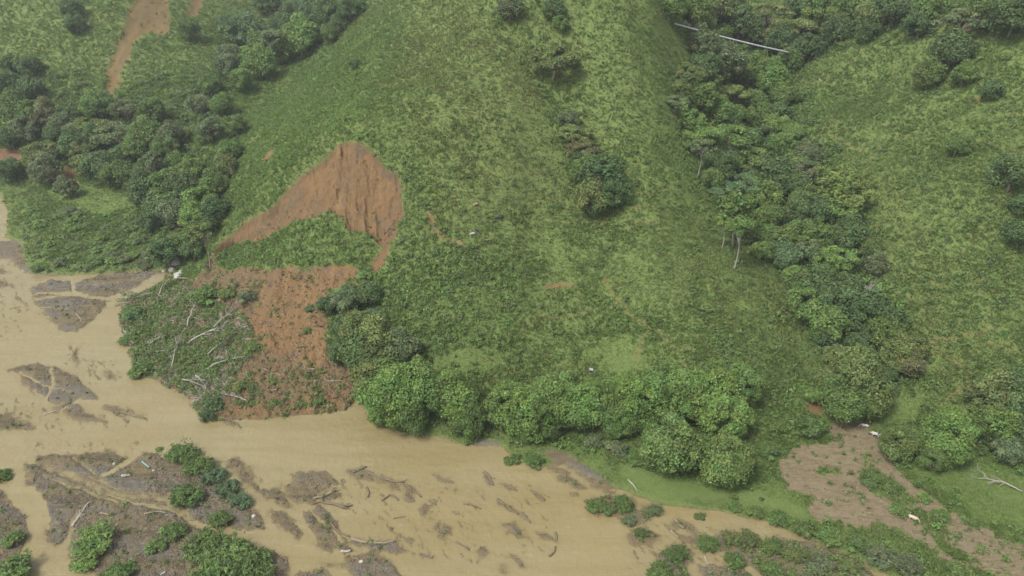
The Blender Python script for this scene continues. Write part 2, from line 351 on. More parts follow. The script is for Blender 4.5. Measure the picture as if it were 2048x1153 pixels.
far = far - 4.0 * np.clip(fbm(GX / 7 + 4, GY / 14, 4) - .02, 0, 1) - 1.0
small = np.maximum.reduce([warped(p, .8, .5) for p in SLIDES_SMALL])
strip = warped(SCARSTRIP, .8, .5)
Z = Z - sstep(-.5, 2, far) * (1.2 + .8 * rill) - sstep(-.2, .8, small) * .5 - sstep(-.2, .8, strip) * .6
path = np.maximum.reduce([warped(p, .8, .2, False) + w_ for p, w_ in PATHS])
mudg = np.maximum.reduce([warped(p, 1.5, .8) for p in MUDGREEN])
trk = np.abs(((Z / 2.6 + .5 * fbm(GX / 20, GY / 20, 3)) % 1) - .5)
tracks = sstep(.12, .03, trk) * sstep(.05, .45, fbm(GX / 24 + 9, GY / 16, 3)) * hill * (1 - sstep(-3, 0, scar)) * .55
bald = sstep(.62, .8, fbm(GX / 7 + 70, GY / 4 + 20, 4)) * hill * .6
mud = np.minimum(warped(MUD, 1.8, 1.0) + 1.0, -mudg + .2)
mud = mud - 2.2 * np.clip(fbm(GX / 6 + 44, GY / 4, 4) - .18, 0, 1) * 2 + 1.0 * fbm(GX / 5, GY / 5, 3)
gbank = np.maximum.reduce([warped(p, .8, .5) for p in GRAVELBANK])
tangle = warped(TANGLE, 1.5, .8)
Z = Z - sstep(-.3, .5, mud) * (.12 + .1 * streak2)
HZ = Z
rim_shade = sstep(-.5, -.1, scar) * sstep(1.5, .5, scar)  # shade under the turf overhang, painted as a dark band along the scar rim
# soil masks
m_soil = np.clip(np.maximum.reduce([sstep(-.35, .15, scar), sstep(-.4, .4, fan), sstep(-.8, 1.2, far) * .85, sstep(-.3, .5, small), sstep(-.3, .5, strip), sstep(-.4, .3, path) * .5, tracks, bald]), 0, 1)
m_dark = np.clip(np.maximum(sstep(-.5, 1.2, fan) * (1 - sstep(-1.5, 2, fanred)) * (1 - .75 * sstep(-1, 2, fantoe)), np.maximum(rim_shade * .85, dark_patch * scar_in * .8)), 0, 1)
m_gravel = np.clip(np.maximum(sstep(-2.5, -.8, barm) * inriv, sstep(-.5, .5, gbank)), 0, 1)
m_mud = sstep(-.5, .6, mud)
m_wet = np.clip(1 - Z / .5, 0, 1) * sstep(-3, 0, riv)
m_wet = np.where(riv > 0, np.clip(1.0 - Z / .24, 0, 1), m_wet * .6)
bare = np.clip(np.maximum.reduce([m_soil, m_gravel, m_mud * .86, inriv]), 0, 1)
print('land', time.time() - T0, GX.shape)

# ---------------------------------------------------------------- mesh and material helpers
def mesh_from(name, verts, faces, attrs=None, smooth=False):
    """verts (N,3), faces (M,k) of one size; attrs {name: (N,) floats or (N,3) colours}"""
    me = bpy.data.meshes.new(name)
    verts, faces = np.asarray(verts, np.float32), np.asarray(faces, np.int32)
    n, k = faces.shape
    me.vertices.add(len(verts)); me.vertices.foreach_set('co', verts.ravel())
    me.loops.add(n * k); me.loops.foreach_set('vertex_index', faces.ravel())
    me.polygons.add(n)
    me.polygons.foreach_set('loop_start', np.arange(0, n * k, k, dtype=np.int32))
    if smooth:
        me.polygons.foreach_set('use_smooth', np.ones(n, bool))
    else:
        me.polygons.foreach_set('use_smooth', np.zeros(n, bool))
    for an, av in (attrs or {}).items():
        av = np.asarray(av, np.float32)
        if av.ndim == 1:
            a = me.attributes.new(an, 'FLOAT', 'POINT'); a.data.foreach_set('value', av)
        else:
            a = me.attributes.new(an, 'FLOAT_COLOR', 'POINT')
            a.data.foreach_set('color', np.c_[av, np.ones(len(av), np.float32)].astype(np.float32).ravel())
    me.update(calc_edges=True)
    return me
def link(name, me, mat=None, parent=None):
    o = bpy.data.objects.new(name, me)
    if mat is not None and me is not None and len(me.materials) == 0:
        me.materials.append(mat)
    COL.objects.link(o)
    if parent is not None:
        o.parent = parent
    return o
def tag(o, label=None, cat=None, group=None, kind=None):
    for k, v in (('label', label), ('category', cat), ('group', group), ('kind', kind)):
        if v: o[k] = v
    return o
def new_mat(name):
    m = bpy.data.materials.new(name); m.use_nodes = True
    nt = m.node_tree
    return m, nt, nt.nodes['Principled BSDF'], nt.nodes['Material Output']
class NT:
    def __init__(s, nt): s.nt = nt
    def n(s, t, **kw):
        x = s.nt.nodes.new(t)
        for k, v in kw.items(): setattr(x, k, v)
        return x
    def l(s, a, b): s.nt.links.new(a, b)
    def attr(s, name):
        x = s.n('ShaderNodeAttribute'); x.attribute_name = name; return x
    def noise(s, vec, scale, detail=5, rough=.6):
        x = s.n('ShaderNodeTexNoise'); x.inputs['Scale'].default_value = scale; x.inputs['Detail'].default_value = detail; x.inputs['Roughness'].default_value = rough
        if vec is not None: s.l(vec, x.inputs['Vector'])
        return x.outputs['Fac']
    def ramp(s, fac, stops):
        x = s.n('ShaderNodeValToRGB'); e = x.color_ramp.elements
        while len(e) < len(stops): e.new(.5)
        for q, (p, c) in zip(e, stops): q.position = p; q.color = (*c, 1) if len(c) == 3 else c
        s.l(fac, x.inputs['Fac']); return x.outputs['Color']
    def mix(s, fac, a, b, mode='MIX'):
        x = s.n('ShaderNodeMix', data_type='RGBA', blend_type=mode)
        for sock, v in ((x.inputs[0], fac), (x.inputs[6], a), (x.inputs[7], b)):
            if isinstance(v, (int, float)): sock.default_value = v
            elif isinstance(v, tuple): sock.default_value = (*v, 1)
            else: s.l(v, sock)
        return x.outputs[2]
    def math(s, op, a, b=None):
        x = s.n('ShaderNodeMath', operation=op)
        for sock, v in zip(x.inputs, (a, b)):
            if v is None: continue
            if isinstance(v, (int, float)): sock.default_value = v
            else: s.l(v, sock)
        return x.outputs[0]
    def mapping(s, scale=(1, 1, 1), rot=(0, 0, 0), vec=None):
        x = s.n('ShaderNodeMapping'); x.inputs['Scale'].default_value = scale; x.inputs['Rotation'].default_value = rot
        if vec is None:
            g = s.n('ShaderNodeNewGeometry'); vec = g.outputs['Position']
        s.l(vec, x.inputs['Vector']); return x.outputs[0]

# ground material
def ground_material():
    m, nt, bs, out = new_mat('ground'); N = NT(nt)
    pos = N.mapping()
    n1, n2, n3 = N.noise(pos, .06, 6), N.noise(pos, .5, 6, .65), N.noise(pos, 2.2, 5, .7)
    grass = N.mix(n2, (.07, .106, .029), (.108, .142, .042))
    grass = N.mix(N.math('GREATER_THAN', n3, .58), grass, (.085, .088, .036))
    # orange subsoil, streaked down the slope
    st = N.mapping((.45, .06, .06)); s1 = N.noise(st, 1.0, 8, .7)
    soil = N.ramp(s1, [(.25, (.08, .047, .022)), (.42, (.12, .073, .032)), (.55, (.142, .089, .039)), (.64, (.17, .112, .05)), (.8, (.108, .066, .031))])
    soil = N.mix(N.math('MULTIPLY', N.ramp(N.noise(pos, .9, 7, .72), [(.38, (0, 0, 0)), (.7, (1, 1, 1))]), .55), soil, (.09, .055, .03))
    soil = N.mix(N.math('MULTIPLY', N.ramp(N.noise(N.mapping((.16, .05, .05)), 1.0, 4, .6), [(.45, (0, 0, 0)), (.6, (1, 1, 1))]), .65), soil, (.1, .062, .034))
    soil = N.mix(N.ramp(N.noise(pos, .11, 4), [(.56, (0, 0, 0)), (.66, (1, 1, 1))]), soil, (.08, .06, .042))
    soil = N.mix(N.math('MULTIPLY', N.ramp(N.noise(pos, 3.2, 6, .8), [(.42, (0, 0, 0)), (.62, (1, 1, 1))]), .5), soil, (.14, .087, .039))
    soil = N.mix(N.math('MULTIPLY', N.ramp(N.noise(pos, 4.4, 4, .8), [(.6, (0, 0, 0)), (.68, (1, 1, 1))]), .6), soil, (.055, .035, .02))
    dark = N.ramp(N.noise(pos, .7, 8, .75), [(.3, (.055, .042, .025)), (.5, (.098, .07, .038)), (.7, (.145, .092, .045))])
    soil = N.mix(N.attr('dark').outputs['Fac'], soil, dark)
    col = N.mix(N.attr('soil').outputs['Fac'], grass, soil)
    # trampled mud by the cattle
    mm = N.mapping((.35, 1.3, 1), (0, 0, .75)); mn = N.noise(mm, 1.0, 8, .72)
    mud = N.ramp(mn, [(.28, (.075, .058, .033)), (.45, (.125, .1, .06)), (.55, (.145, .117, .072)), (.72, (.18, .148, .095))])
    col = N.mix(N.attr('mud').outputs['Fac'], col, mud)
    # river gravel, brown wood-litter and grey stone in flow streaks
    gm = N.mapping((.18, 1.1, 1), (0, 0, .9)); gn = N.noise(gm, 1.0, 7, .7); gf = N.noise(pos, 5.0, 4, .75)
    gcol = N.ramp(gn, [(.3, (.048, .037, .019)), (.42, (.098, .077, .04)), (.52, (.075, .064, .04)), (.62, (.115, .1, .066)), (.8, (.145, .115, .06))])
    gb = N.noise(N.mapping((.05, .4, 1), (0, 0, .9)), 1.0, 6, .6)
    gcol = N.mix(N.math('MULTIPLY', N.ramp(gb, [(.44, (0, 0, 0)), (.58, (1, 1, 1))]), .75), gcol, (.14, .111, .058))
    gcol = N.mix(N.math('MULTIPLY', N.ramp(gb, [(.36, (1, 1, 1)), (.46, (0, 0, 0))]), .6), gcol, (.052, .044, .029))
    gcol = N.mix(N.math('MULTIPLY', N.ramp(N.noise(N.mapping((.03, .1, 1), (0, 0, .9)), 1.0, 4, .6), [(.47, (0, 0, 0)), (.56, (1, 1, 1))]), .75), gcol, N.ramp(gn, [(.35, (.07, .066, .058)), (.5, (.1, .095, .085)), (.62, (.135, .125, .108)), (.75, (.16, .14, .105))]))
    gcol = N.mix(N.math('MULTIPLY', N.ramp(gf, [(.4, (0, 0, 0)), (.75, (1, 1, 1))]), .5), gcol, (.04, .031, .023), 'MIX')
    gcol = N.mix(N.math('GREATER_THAN', N.noise(pos, 3.1, 3, .8), .66), gcol, (.14, .128, .108))
    col = N.mix(N.attr('gravel').outputs['Fac'], col, gcol)
    col = N.mix(N.math('MULTIPLY', N.attr('wet').outputs['Fac'], .8), col, (.12, .092, .05))
    N.l(col, bs.inputs['Base Color'])
    bs.inputs['Roughness'].default_value = .85
    bs.inputs['Specular IOR Level'].default_value = .12
    bp = N.n('ShaderNodeBump'); bp.inputs['Strength'].default_value = 1.0; bp.inputs['Distance'].default_value = .55
    N.l(N.math('ADD', N.noise(pos, 1.5, 8, .75), N.math('MULTIPLY', s1, .8)), bp.inputs['Height'])
    N.l(bp.outputs[0], bs.inputs['Normal'])
    return m
def water_material():
    m, nt, bs, out = new_mat('muddy_water'); N = NT(nt)
    fl1 = N.mapping((.02, .16, 1), (0, 0, .9)); n1 = N.noise(fl1, 1.0, 6, .6)
    fl2 = N.mapping((.16, .8, 1), (0, 0, .75)); n2 = N.noise(fl2, 1.0, 5, .65)
    pos = N.mapping()
    col = N.ramp(n1, [(.3, (.136, .112, .053)), (.5, (.155, .13, .066)), (.7, (.168, .144, .078))])
    big = N.noise(N.mapping((.012, .035, 1), (0, 0, .9)), 1.0, 4, .55)
    col = N.mix(N.math('MULTIPLY', N.ramp(big, [(.42, (0, 0, 0)), (.62, (1, 1, 1))]), .6), col, (.148, .116, .05))
    col = N.mix(N.math('MULTIPLY', N.ramp(n2, [(.6, (0, 0, 0)), (.74, (1, 1, 1))]), .4), col, (.24, .21, .15))
    N.l(col, bs.inputs['Base Color'])
    bs.inputs['Roughness'].default_value = .12
    bs.inputs['IOR'].default_value = 1.33
    b1 = N.n('ShaderNodeBump'); b1.inputs['Strength'].default_value = .65; b1.inputs['Distance'].default_value = .4
    rip = N.mapping((1.0, .32, 1), (0, 0, .55))
    eddy = N.noise(N.mapping((.22, .3, 1), (0, 0, .9)), 1.0, 5, .6)
    N.l(N.math('ADD', N.math('MULTIPLY', N.noise(rip, .8, 3, .55), .55), N.math('ADD', N.math('MULTIPLY', n2, .35), N.math('MULTIPLY', eddy, 1.4))), b1.inputs['Height'])
    N.l(b1.outputs[0], bs.inputs['Normal'])
    # turbid: the bed only shows through the shallowest water
    fac = N.math('SUBTRACT', 1.0, N.math('MULTIPLY', N.math('EXPONENT', N.math('MULTIPLY', N.attr('depth').outputs['Fac'], -11.0)), .85))
    tr = N.n('ShaderNodeBsdfTransparent'); mx = N.n('ShaderNodeMixShader')
    N.l(fac, mx.inputs[0]); N.l(tr.outputs[0], mx.inputs[1]); N.l(bs.outputs[0], mx.inputs[2]); N.l(mx.outputs[0], out.inputs['Surface'])
    return m
def leaf_material():
    """leaf colour = object colour x per-leaf tint (true differences between leaves)"""
    m, nt, bs, out = new_mat('foliage'); N = NT(nt)
    oi = N.n('ShaderNodeObjectInfo')
    col = N.mix(1.0, oi.outputs['Color'], N.attr('tint').outputs['Color'], 'MULTIPLY')
    N.l(col, bs.inputs['Base Color'])
    bs.inputs['Roughness'].default_value = .6
    bs.inputs['Specular IOR Level'].default_value = .25
    tr = N.n('ShaderNodeBsdfTranslucent'); N.l(col, tr.inputs['Color'])
    mx = N.n('ShaderNodeMixShader'); mx.inputs[0].default_value = .42
    N.l(bs.outputs[0], mx.inputs[1]); N.l(tr.outputs[0], mx.inputs[2]); N.l(mx.outputs[0], out.inputs['Surface'])
    return m
def wood_material(name, c1, c2, rough=.85):
    m, nt, bs, out = new_mat(name); N = NT(nt)
    tc = N.n('ShaderNodeTexCoord')
    mp = N.mapping((6, 6, .9), vec=tc.outputs['Object'])
    oi = N.n('ShaderNodeObjectInfo')
    c = N.mix(N.noise(mp, 1.0, 6, .7), c1, c2)
    c = N.mix(N.math('MULTIPLY', oi.outputs['Random'], .35), c, (.12, .09, .06))
    N.l(c, bs.inputs['Base Color']); bs.inputs['Roughness'].default_value = rough
    return m
def plain_material(name, col, rough=.6, var=.15, scale=3.0):
    m, nt, bs, out = new_mat(name); N = NT(nt)
    tc = N.n('ShaderNodeTexCoord')
    c = N.mix(N.noise(tc.outputs['Object'], scale, 5, .65), tuple(q * (1 - var * 2) for q in col), tuple(min(1, q * (1 + var)) for q in col))
    N.l(c, bs.inputs['Base Color']); bs.inputs['Roughness'].default_value = rough
    return m
M_GROUND, M_WATER, M_LEAF = ground_material(), water_material(), leaf_material()
M_BARK = wood_material('bark', (.09, .075, .055), (.2, .17, .13))
M_PALE = wood_material('pale_bark', (.16, .145, .12), (.29, .27, .235))
M_DRIFT = wood_material('driftwood', (.1, .078, .048), (.19, .155, .1))
M_DRIFTDARK = wood_material('wet_driftwood', (.05, .038, .023), (.105, .082, .052))

# ---------------------------------------------------------------- the ground, cut into its regions, and the river
idx = np.arange(NR * NC).reshape(NR, NC)
quads = np.stack([idx[:-1, :-1], idx[:-1, 1:], idx[1:, 1:], idx[1:, :-1]], -1).reshape(-1, 4)
V = np.stack([GX, GY, Z], -1).reshape(-1, 3)
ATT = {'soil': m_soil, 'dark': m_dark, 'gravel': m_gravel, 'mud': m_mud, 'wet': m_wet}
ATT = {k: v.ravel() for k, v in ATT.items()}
qc = lambda F: F.ravel()[quads].mean(1)
region = np.zeros(len(quads), int)
region[(qc(scar) > -1) | (qc(strip) > -.3)] = 1
region[qc(fan) > -.5] = 2
region[qc(far) > -.5] = 3
region[qc(mud) > -.2] = 4
region[qc(riv) > 0] = 5
for k, nm in enumerate(('hillside', 'landslide_scar', 'landslide_fan', 'hillside_landslip', 'muddy_ground', 'river_bed')):
    if k in (1, 2):                                        # the broken soil gets a finer mesh
        s_ = 4 if k == 1 else 3
        cell = np.where(region == k)[0]; cr_, cc_ = cell // (NC - 1), cell % (NC - 1)
        gi, gj = np.meshgrid(np.arange(s_ + 1), np.arange(s_ + 1), indexing='ij')
        KR = (cr_[:, None, None] * s_ + gi).astype(np.int64); KC = (cc_[:, None, None] * s_ + gj).astype(np.int64)
        key, inv = np.unique((KR * 100000 + KC).ravel(), return_inverse=True)
        inv = inv.reshape(len(cell), s_ + 1, s_ + 1)
        fr_, fc_ = (key // 100000) / s_, (key % 100000) / s_
        ys = Y0 * np.exp(fr_ * GR); xs = ys * (-TM + fc_ * dT)
        a_, b_ = np.minimum(fr_.astype(int), NR - 2), np.minimum(fc_.astype(int), NC - 2)
        p_, q_ = fr_ - a_, fc_ - b_
        smp = lambda F: (F[a_, b_] * (1 - q_) + F[a_, b_ + 1] * q_) * (1 - p_) + (F[a_ + 1, b_] * (1 - q_) + F[a_ + 1, b_ + 1] * q_) * p_
        zs = smp(Z)
        if k == 1:
            w_ = sstep(.2, 1.8, smp(scar))
            zs = zs + w_ * (0.55 * (np.abs(fbm(xs / 2.4, ys / 9 + 4, 3)) - .3) + .6 * fbm(xs / 2.6, ys / 2.2, 4) + .4 * fbm(xs / .8, ys / .8, 3) - .5 * sstep(.1, .3, fbm(xs / 4 + 9, ys / 2.5, 3)))
        else:
            w_ = sstep(0, 1.2, smp(fan)) * (1 - sstep(-1.5, 0, smp(riv)))
            zs = zs + w_ * (.5 * fbm(xs / 1.1, ys / 1.1, 4) + .3 * fbm(xs / .45, ys / .45, 2))
        fq = np.stack([inv[:, :-1, :-1], inv[:, :-1, 1:], inv[:, 1:, 1:], inv[:, 1:, :-1]], -1).reshape(-1, 4)
        G2 = {a: smp(b.reshape(NR, NC)) for a, b in ATT.items()}
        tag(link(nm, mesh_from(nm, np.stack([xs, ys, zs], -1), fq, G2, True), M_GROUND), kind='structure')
        continue
    f = quads[region == k]
    used, inv = np.unique(f, return_inverse=True)
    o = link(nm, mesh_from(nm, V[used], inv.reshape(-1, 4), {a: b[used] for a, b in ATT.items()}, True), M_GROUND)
    tag(o, kind='structure')
f = quads[qc(riv) > -2.5]
used, inv = np.unique(f, return_inverse=True)
WV = V[used].copy(); WV[:, 2] = 0
tag(link('river', mesh_from('river', WV, inv.reshape(-1, 4), {'depth': np.clip(-V[used][:, 2], 0, 2)}, True), M_WATER), kind='structure')
print('ground built', time.time() - T0)

# ---------------------------------------------------------------- leaf clouds
def unit(v):
    return v / np.maximum(np.linalg.norm(v, axis=-1, keepdims=True), 1e-9)
def cards(c, nrm, size, asp=1.5, R=rng, bend=0.0):
    """one leaf-spray quad (a kite) per centre, facing nrm, turned at random"""
    n = len(c)
    nrm = unit(nrm)
    r = unit(R.normal(size=(n, 3)))
    a = unit(np.cross(nrm, r)); b = np.cross(nrm, a)
    s = np.broadcast_to(np.asarray(size, float), (n,))[:, None] * R.uniform(.65, 1.3, (n, 1))
    L, Wd = s * asp * .5, s * .5
    v = np.stack([c - a * L, c + b * Wd * R.uniform(.6, 1.2, (n, 1)) + nrm * s * .12, c + a * L - nrm * s * bend, c - b * Wd * R.uniform(.6, 1.2, (n, 1)) + nrm * s * .12], 1).reshape(-1, 3)
    f = np.arange(4 * n).reshape(-1, 4)
    return v, f
def tube(path, radii, sides=6):
    path = np.asarray(path, float); n = len(path)
    d = unit(np.gradient(path, axis=0))
    ref = np.array([.31, .17, .93]); ref = np.where(np.abs((d @ ref))[:, None] > .95, np.array([1., 0, 0]), ref)
    a = unit(np.cross(d, ref)); b = np.cross(d, a)
    k = np.arange(sides) * 2 * math.pi / sides
    ring = path[:, None] + np.asarray(radii)[:, None, None] * (a[:, None] * np.cos(k)[None, :, None] + b[:, None] * np.sin(k)[None, :, None])
    v = ring.reshape(-1, 3)
    i = np.arange(n - 1)[:, None] * sides; j = np.arange(sides)[None]; j2 = (j + 1) % sides
    f = np.stack([i + j, i + j2, i + sides + j2, i + sides + j], -1).reshape(-1, 4)
    caps = []
    for base, s_ in ((0, -1), ((n - 1) * sides, 1)):          # close the ends
        c = len(v) + len(caps)
        caps.append(path[0] if base == 0 else path[-1])
        cf = np.stack([np.full(sides, c), base + (j[0] if s_ > 0 else j2[0]), base + (j2[0] if s_ > 0 else j[0]), np.full(sides, c)], -1)
        f = np.vstack([f, cf])
    return np.vstack([v, caps]), f
class Cloud:
    def __init__(s): s.v, s.f, s.t, s.n = [], [], [], 0
    def add(s, v, f, t=None):
        s.v.append(v); s.f.append(f + s.n); s.n += len(v)
        if t is not None: s.t.append(np.broadcast_to(t, (len(v), 3)) if np.ndim(t) < 2 or len(t) != len(v) else t)
    def mesh(s, name, smooth=False):
        f = np.vstack(s.f)
        v = np.vstack(s.v)
        tri = f[:, 0] == f[:, 3]
        if tri.any():                                       # caps come as collapsed quads: open them on a midpoint
            a, b = f[tri, 1], f[tri, 2]
            mid = (v[a] + v[b]) / 2
            nid = len(v) + np.arange(len(mid))
            f[tri] = np.stack([f[tri, 0], a, nid, b], -1); v = np.vstack([v, mid])
        att = {'tint': np.vstack(s.t)} if s.t else None
        return mesh_from(name, v, f, att, smooth)
def puff(C, c, r, n, size, R, squash=.8, up=.35, tint=(1, 1, 1), jit=.18, asp=1.5, face=.75):
    d = unit(R.normal(size=(n, 3)) + np.array([0, 0, up]))
    p = np.asarray(c) + d * np.asarray(r) * R.uniform(.72, 1.08, (n, 1)) * np.array([1, 1, squash])
    nn = d * face + R.normal(size=(n, 3)) * .38 + np.array([0, 0, .15])
    v, f = cards(p, nn, size, asp, R, .12)
    t = np.asarray(tint) * (1 + R.normal(size=(n, 1)) * jit) * (1 + R.normal(size=(n, 3)) * .04)
    C.add(v, f, np.repeat(np.clip(t, .3, 2), 4, 0))
def limb(C, a, b, r0, r1, R, bow=.1, sides=5, seg=5):
    a, b = np.asarray(a, float), np.asarray(b, float)
    t = np.linspace(0, 1, seg)[:, None]
    L = np.linalg.norm(b - a)
    off = R.normal(size=3) * bow * L
    p = a + (b - a) * t + off * (4 * t * (1 - t)) + np.array([0, 0, 1]) * bow * L * .4 * np.sin(t * math.pi)
    C.add(*tube(p, r0 + (r1 - r0) * t[:, 0], sides))
def clump_tint(R, s=.14):
    k = 1 + R.normal() * s
    return np.array([k * (1 + R.normal() * .06), k, k * (1 + R.normal() * .06)])

# every prototype: crown mesh, trunk mesh, crown diameter, height of the crown's middle
PROTO = {}
def proto(kind, crown, trunk, D, hc):
    PROTO.setdefault(kind, []).append((crown.mesh(kind + '_crown'), trunk.mesh(kind + '_trunk', True) if trunk else None, D, hc))
def make_round(kind, seed, D=11, hc=5.6, vr=.48, npuff=46, pr=.2, leaf=.62, per=100, low=-.75, trunk_r=.28, squash=.85, asp=1.5, lo=.78, hi=1.1):
    R = np.random.default_rng(seed)
    C, T = Cloud(), Cloud()
    rad = D / 2
    lob = R.uniform(lo, hi, 7); ph = R.uniform(0, 6.28)
    base = np.array([0, 0, max(.8, hc - vr * D * .62)])
    limb(T, (0, 0, -1.5), base, trunk_r * 1.25, trunk_r, R, .03, 7)
    i = 0
    while i < npuff:
        d = unit(R.normal(size=3) + np.array([0, 0, .25]))
        if d[2] < low: continue
        az = (math.atan2(d[1], d[0]) + ph) % 6.2832
        k = np.interp(az / 6.2832 * 7, range(8), list(lob) + [lob[0]])
        rr = R.uniform(.6, .92) * k
        c = np.array([d[0] * rad * rr, d[1] * rad * rr, hc + d[2] * vr * D * R.uniform(.65, .9) * (k * 1.5 - .5)])
        r = D * pr * R.uniform(.5, 1.45)
        puff(C, c, r, int(per * R.uniform(.7, 1.2)), leaf, R, squash, .4, clump_tint(R), asp=asp)
        if i % 5 == 0:
            limb(T, base * R.uniform(.6, 1), c * .9 + np.array([0, 0, hc]) * .1, trunk_r * .5, trunk_r * .12, R, .08)
        i += 1
    proto(kind, C, T, D, hc)
for k in range(6): make_round('riverside_tree', 100 + k, D=11, hc=5.0, vr=.47, npuff=78, pr=.142, leaf=.33, per=225, low=-.8, lo=.52, hi=1.3)
for k in range(7): make_round('broadleaf_tree', 200 + k, D=10, hc=4.9, vr=.44, npuff=46, pr=.155, leaf=.42, per=175, low=-.8, lo=.6, hi=1.22)
def make_layered(seed):
    R = np.random.default_rng(seed)
    C, T = Cloud(), Cloud()
    D, hc = 13.0, 6.2
    limb(T, (0, 0, -1.5), (.3, .2, 2.8), .34, .26, R, .05, 7)
    for i in range(30):
        a, q = R.uniform(0, 6.28), math.sqrt(R.uniform(.02, 1))
        c = np.array([math.cos(a) * q * D * .44, math.sin(a) * q * D * .44, hc + (1 - q * q) * 1.5 - R.uniform(0, 2.4) * q])
        r = R.uniform(1.1, 2.1)
        puff(C, c, r, int(150 * R.uniform(.7, 1.2)), .45, R, .32, .9, clump_tint(R, .16), face=.5)
        if i % 2 == 0: limb(T, (.3, .2, R.uniform(1.8, 2.8)), c - np.array([0, 0, .3]), .16, .04, R, .07)
    proto('spreading_tree', C, T, D, hc)
for k in range(3): make_layered(300 + k)
def make_slender(seed):
    R = np.random.default_rng(seed)
    C, T = Cloud(), Cloud()
    D, hc = 7.0, 11.0
    top = np.array([R.normal() * .5, R.normal() * .5, 9.2])
    limb(T, (0, 0, -1.5), top, .17, .1, R, .03, 7, 7)
    for i in range(18):
        a, q = R.uniform(0, 6.28), math.sqrt(R.uniform(.05, 1))
        c = np.array([math.cos(a) * q * D * .4, math.sin(a) * q * D * .4, hc + R.uniform(-1.8, 1.6) * (1.1 - q * .6)])
        puff(C, c, R.uniform(.7, 1.4), 62, .6, R, .6, .5, clump_tint(R, .15))
        if i % 2 == 0: limb(T, top * R.uniform(.7, 1), c, .1, .03, R, .06)
    proto('slender_tree', C, T, D, hc)
for k in range(3): make_slender(400 + k)
def make_bamboo(seed):
    R = np.random.default_rng(seed)
    C, T = Cloud(), Cloud()
    D, hc = 9.0, 6.5
    for i in range(26):
        a = R.uniform(0, 6.28); q = R.uniform(.25, 1)
        h, o = R.uniform(7.5, 11.5), q * D * .5
        t = np.linspace(0, 1, 12)[:, None]
        dr = np.array([math.cos(a), math.sin(a), 0])
        p = dr * (.25 + o * t ** 2.4) + np.array([0, 0, 1]) * (h * (t - .28 * t ** 4) - 1 * (1 - t))
        T.add(*tube(p, .07 - .055 * t[:, 0], 4))
        m = 95
        u = R.uniform(.3, 1, m) ** .8
        c = np.stack([np.interp(u, t[:, 0], p[:, k]) for k in range(3)], -1) + R.normal(size=(m, 3)) * .42 * np.array([1, 1, .8]) - np.array([0, 0, .25])
        nn = np.array([0, 0, .8]) + dr * .4 + R.normal(size=(m, 3)) * .4
        v, f = cards(c, nn, .42, 2.6, R, .3)
        C.add(v, f, np.repeat(clump_tint(R, .12) * (1 + R.normal(size=(m, 1)) * .15), 4, 0))
    proto('bamboo_clump', C, T, D, hc)
for k in range(2): make_bamboo(500 + k)
def make_bush(kind, seed, D, hc, npuff, leaf, per, wisp=0, asp=1.6):
    R = np.random.default_rng(seed)
    C, T = Cloud(), Cloud()
    for i in range(npuff):
        a, q = R.uniform(0, 6.28), math.sqrt(R.uniform(0, 1))
        c = np.array([math.cos(a) * q * D * .36, math.sin(a) * q * D * .36, hc * (.55 + .75 * (1 - q * q) * R.uniform(.5, 1.1))])
        puff(C, c, D * R.uniform(.12, .2), int(per * R.uniform(.7, 1.2)), leaf, R, .85, .6, clump_tint(R), asp=asp)
        limb(T, (R.normal() * .1, R.normal() * .1, -.4), c, .05 * D / 3, .015 * D / 3, R, .08, 4, 4)
    for i in range(wisp):                                   # upright sprays that stand out of the outline
        a, q = R.uniform(0, 6.28), math.sqrt(R.uniform(0, 1))
        b = np.array([math.cos(a) * q * D * .3, math.sin(a) * q * D * .3, hc * .6])
        e = b + np.array([math.cos(a) * q * D * .22 + R.normal() * .2, math.sin(a) * q * D * .22 + R.normal() * .2, hc * R.uniform(.7, 1.3)])
        m = 26
        u = R.uniform(0, 1, (m, 1))
        c = b + (e - b) * u + R.normal(size=(m, 3)) * D * .035
        v, f = cards(c, R.normal(size=(m, 3)) + np.array([0, 0, .6]), leaf * .9, 2.2, R, .2)
        C.add(v, f, np.repeat(clump_tint(R, .1) * (1 + R.normal(size=(m, 1)) * .12), 4, 0))
        limb(T, b * .3, e, .03 * D / 3, .008 * D / 3, R, .05, 4, 4)
    proto(kind, C, T, D, hc)
for k in range(3): make_bush('round_bush', 600 + k, 3.4, 1.25, 22, .22, 80, 3)
for k in range(3): make_bush('willow_bush', 700 + k, 4.0, 1.5, 16, .19, 100, 18, 2.2)
def make_bare(seed):
    R = np.random.default_rng(seed)
    T = Cloud()
    def grow(p, d, L, r, depth):
        e = p + d * L
        limb(T, p, e, r, r * .6, R, .06, 5, 4)
        if depth == 0: return
        for _ in range(3 if depth > 1 else 4):
            nd = unit(d + R.normal(size=3) * .5 + np.array([0, 0, .12]))
            grow(p + d * L * R.uniform(.55, 1), nd, L * R.uniform(.5, .75), r * .5, depth - 1)
    grow(np.array([0, 0, -1.0]), unit(np.array([.05, .02, 1])), 5.5, .2, 3)
    C = Cloud()
    v, f = cards(R.normal(size=(60, 3)) * np.array([2, 2, 1.5]) + np.array([0, 0, 8]), R.normal(size=(60, 3)), .35, 1.5, R)
    C.add(v, f, np.ones((len(v), 3)))
    proto('bare_tree', C, T, 8.0, 7.0)
make_bare(801)
print('prototypes', time.time() - T0)

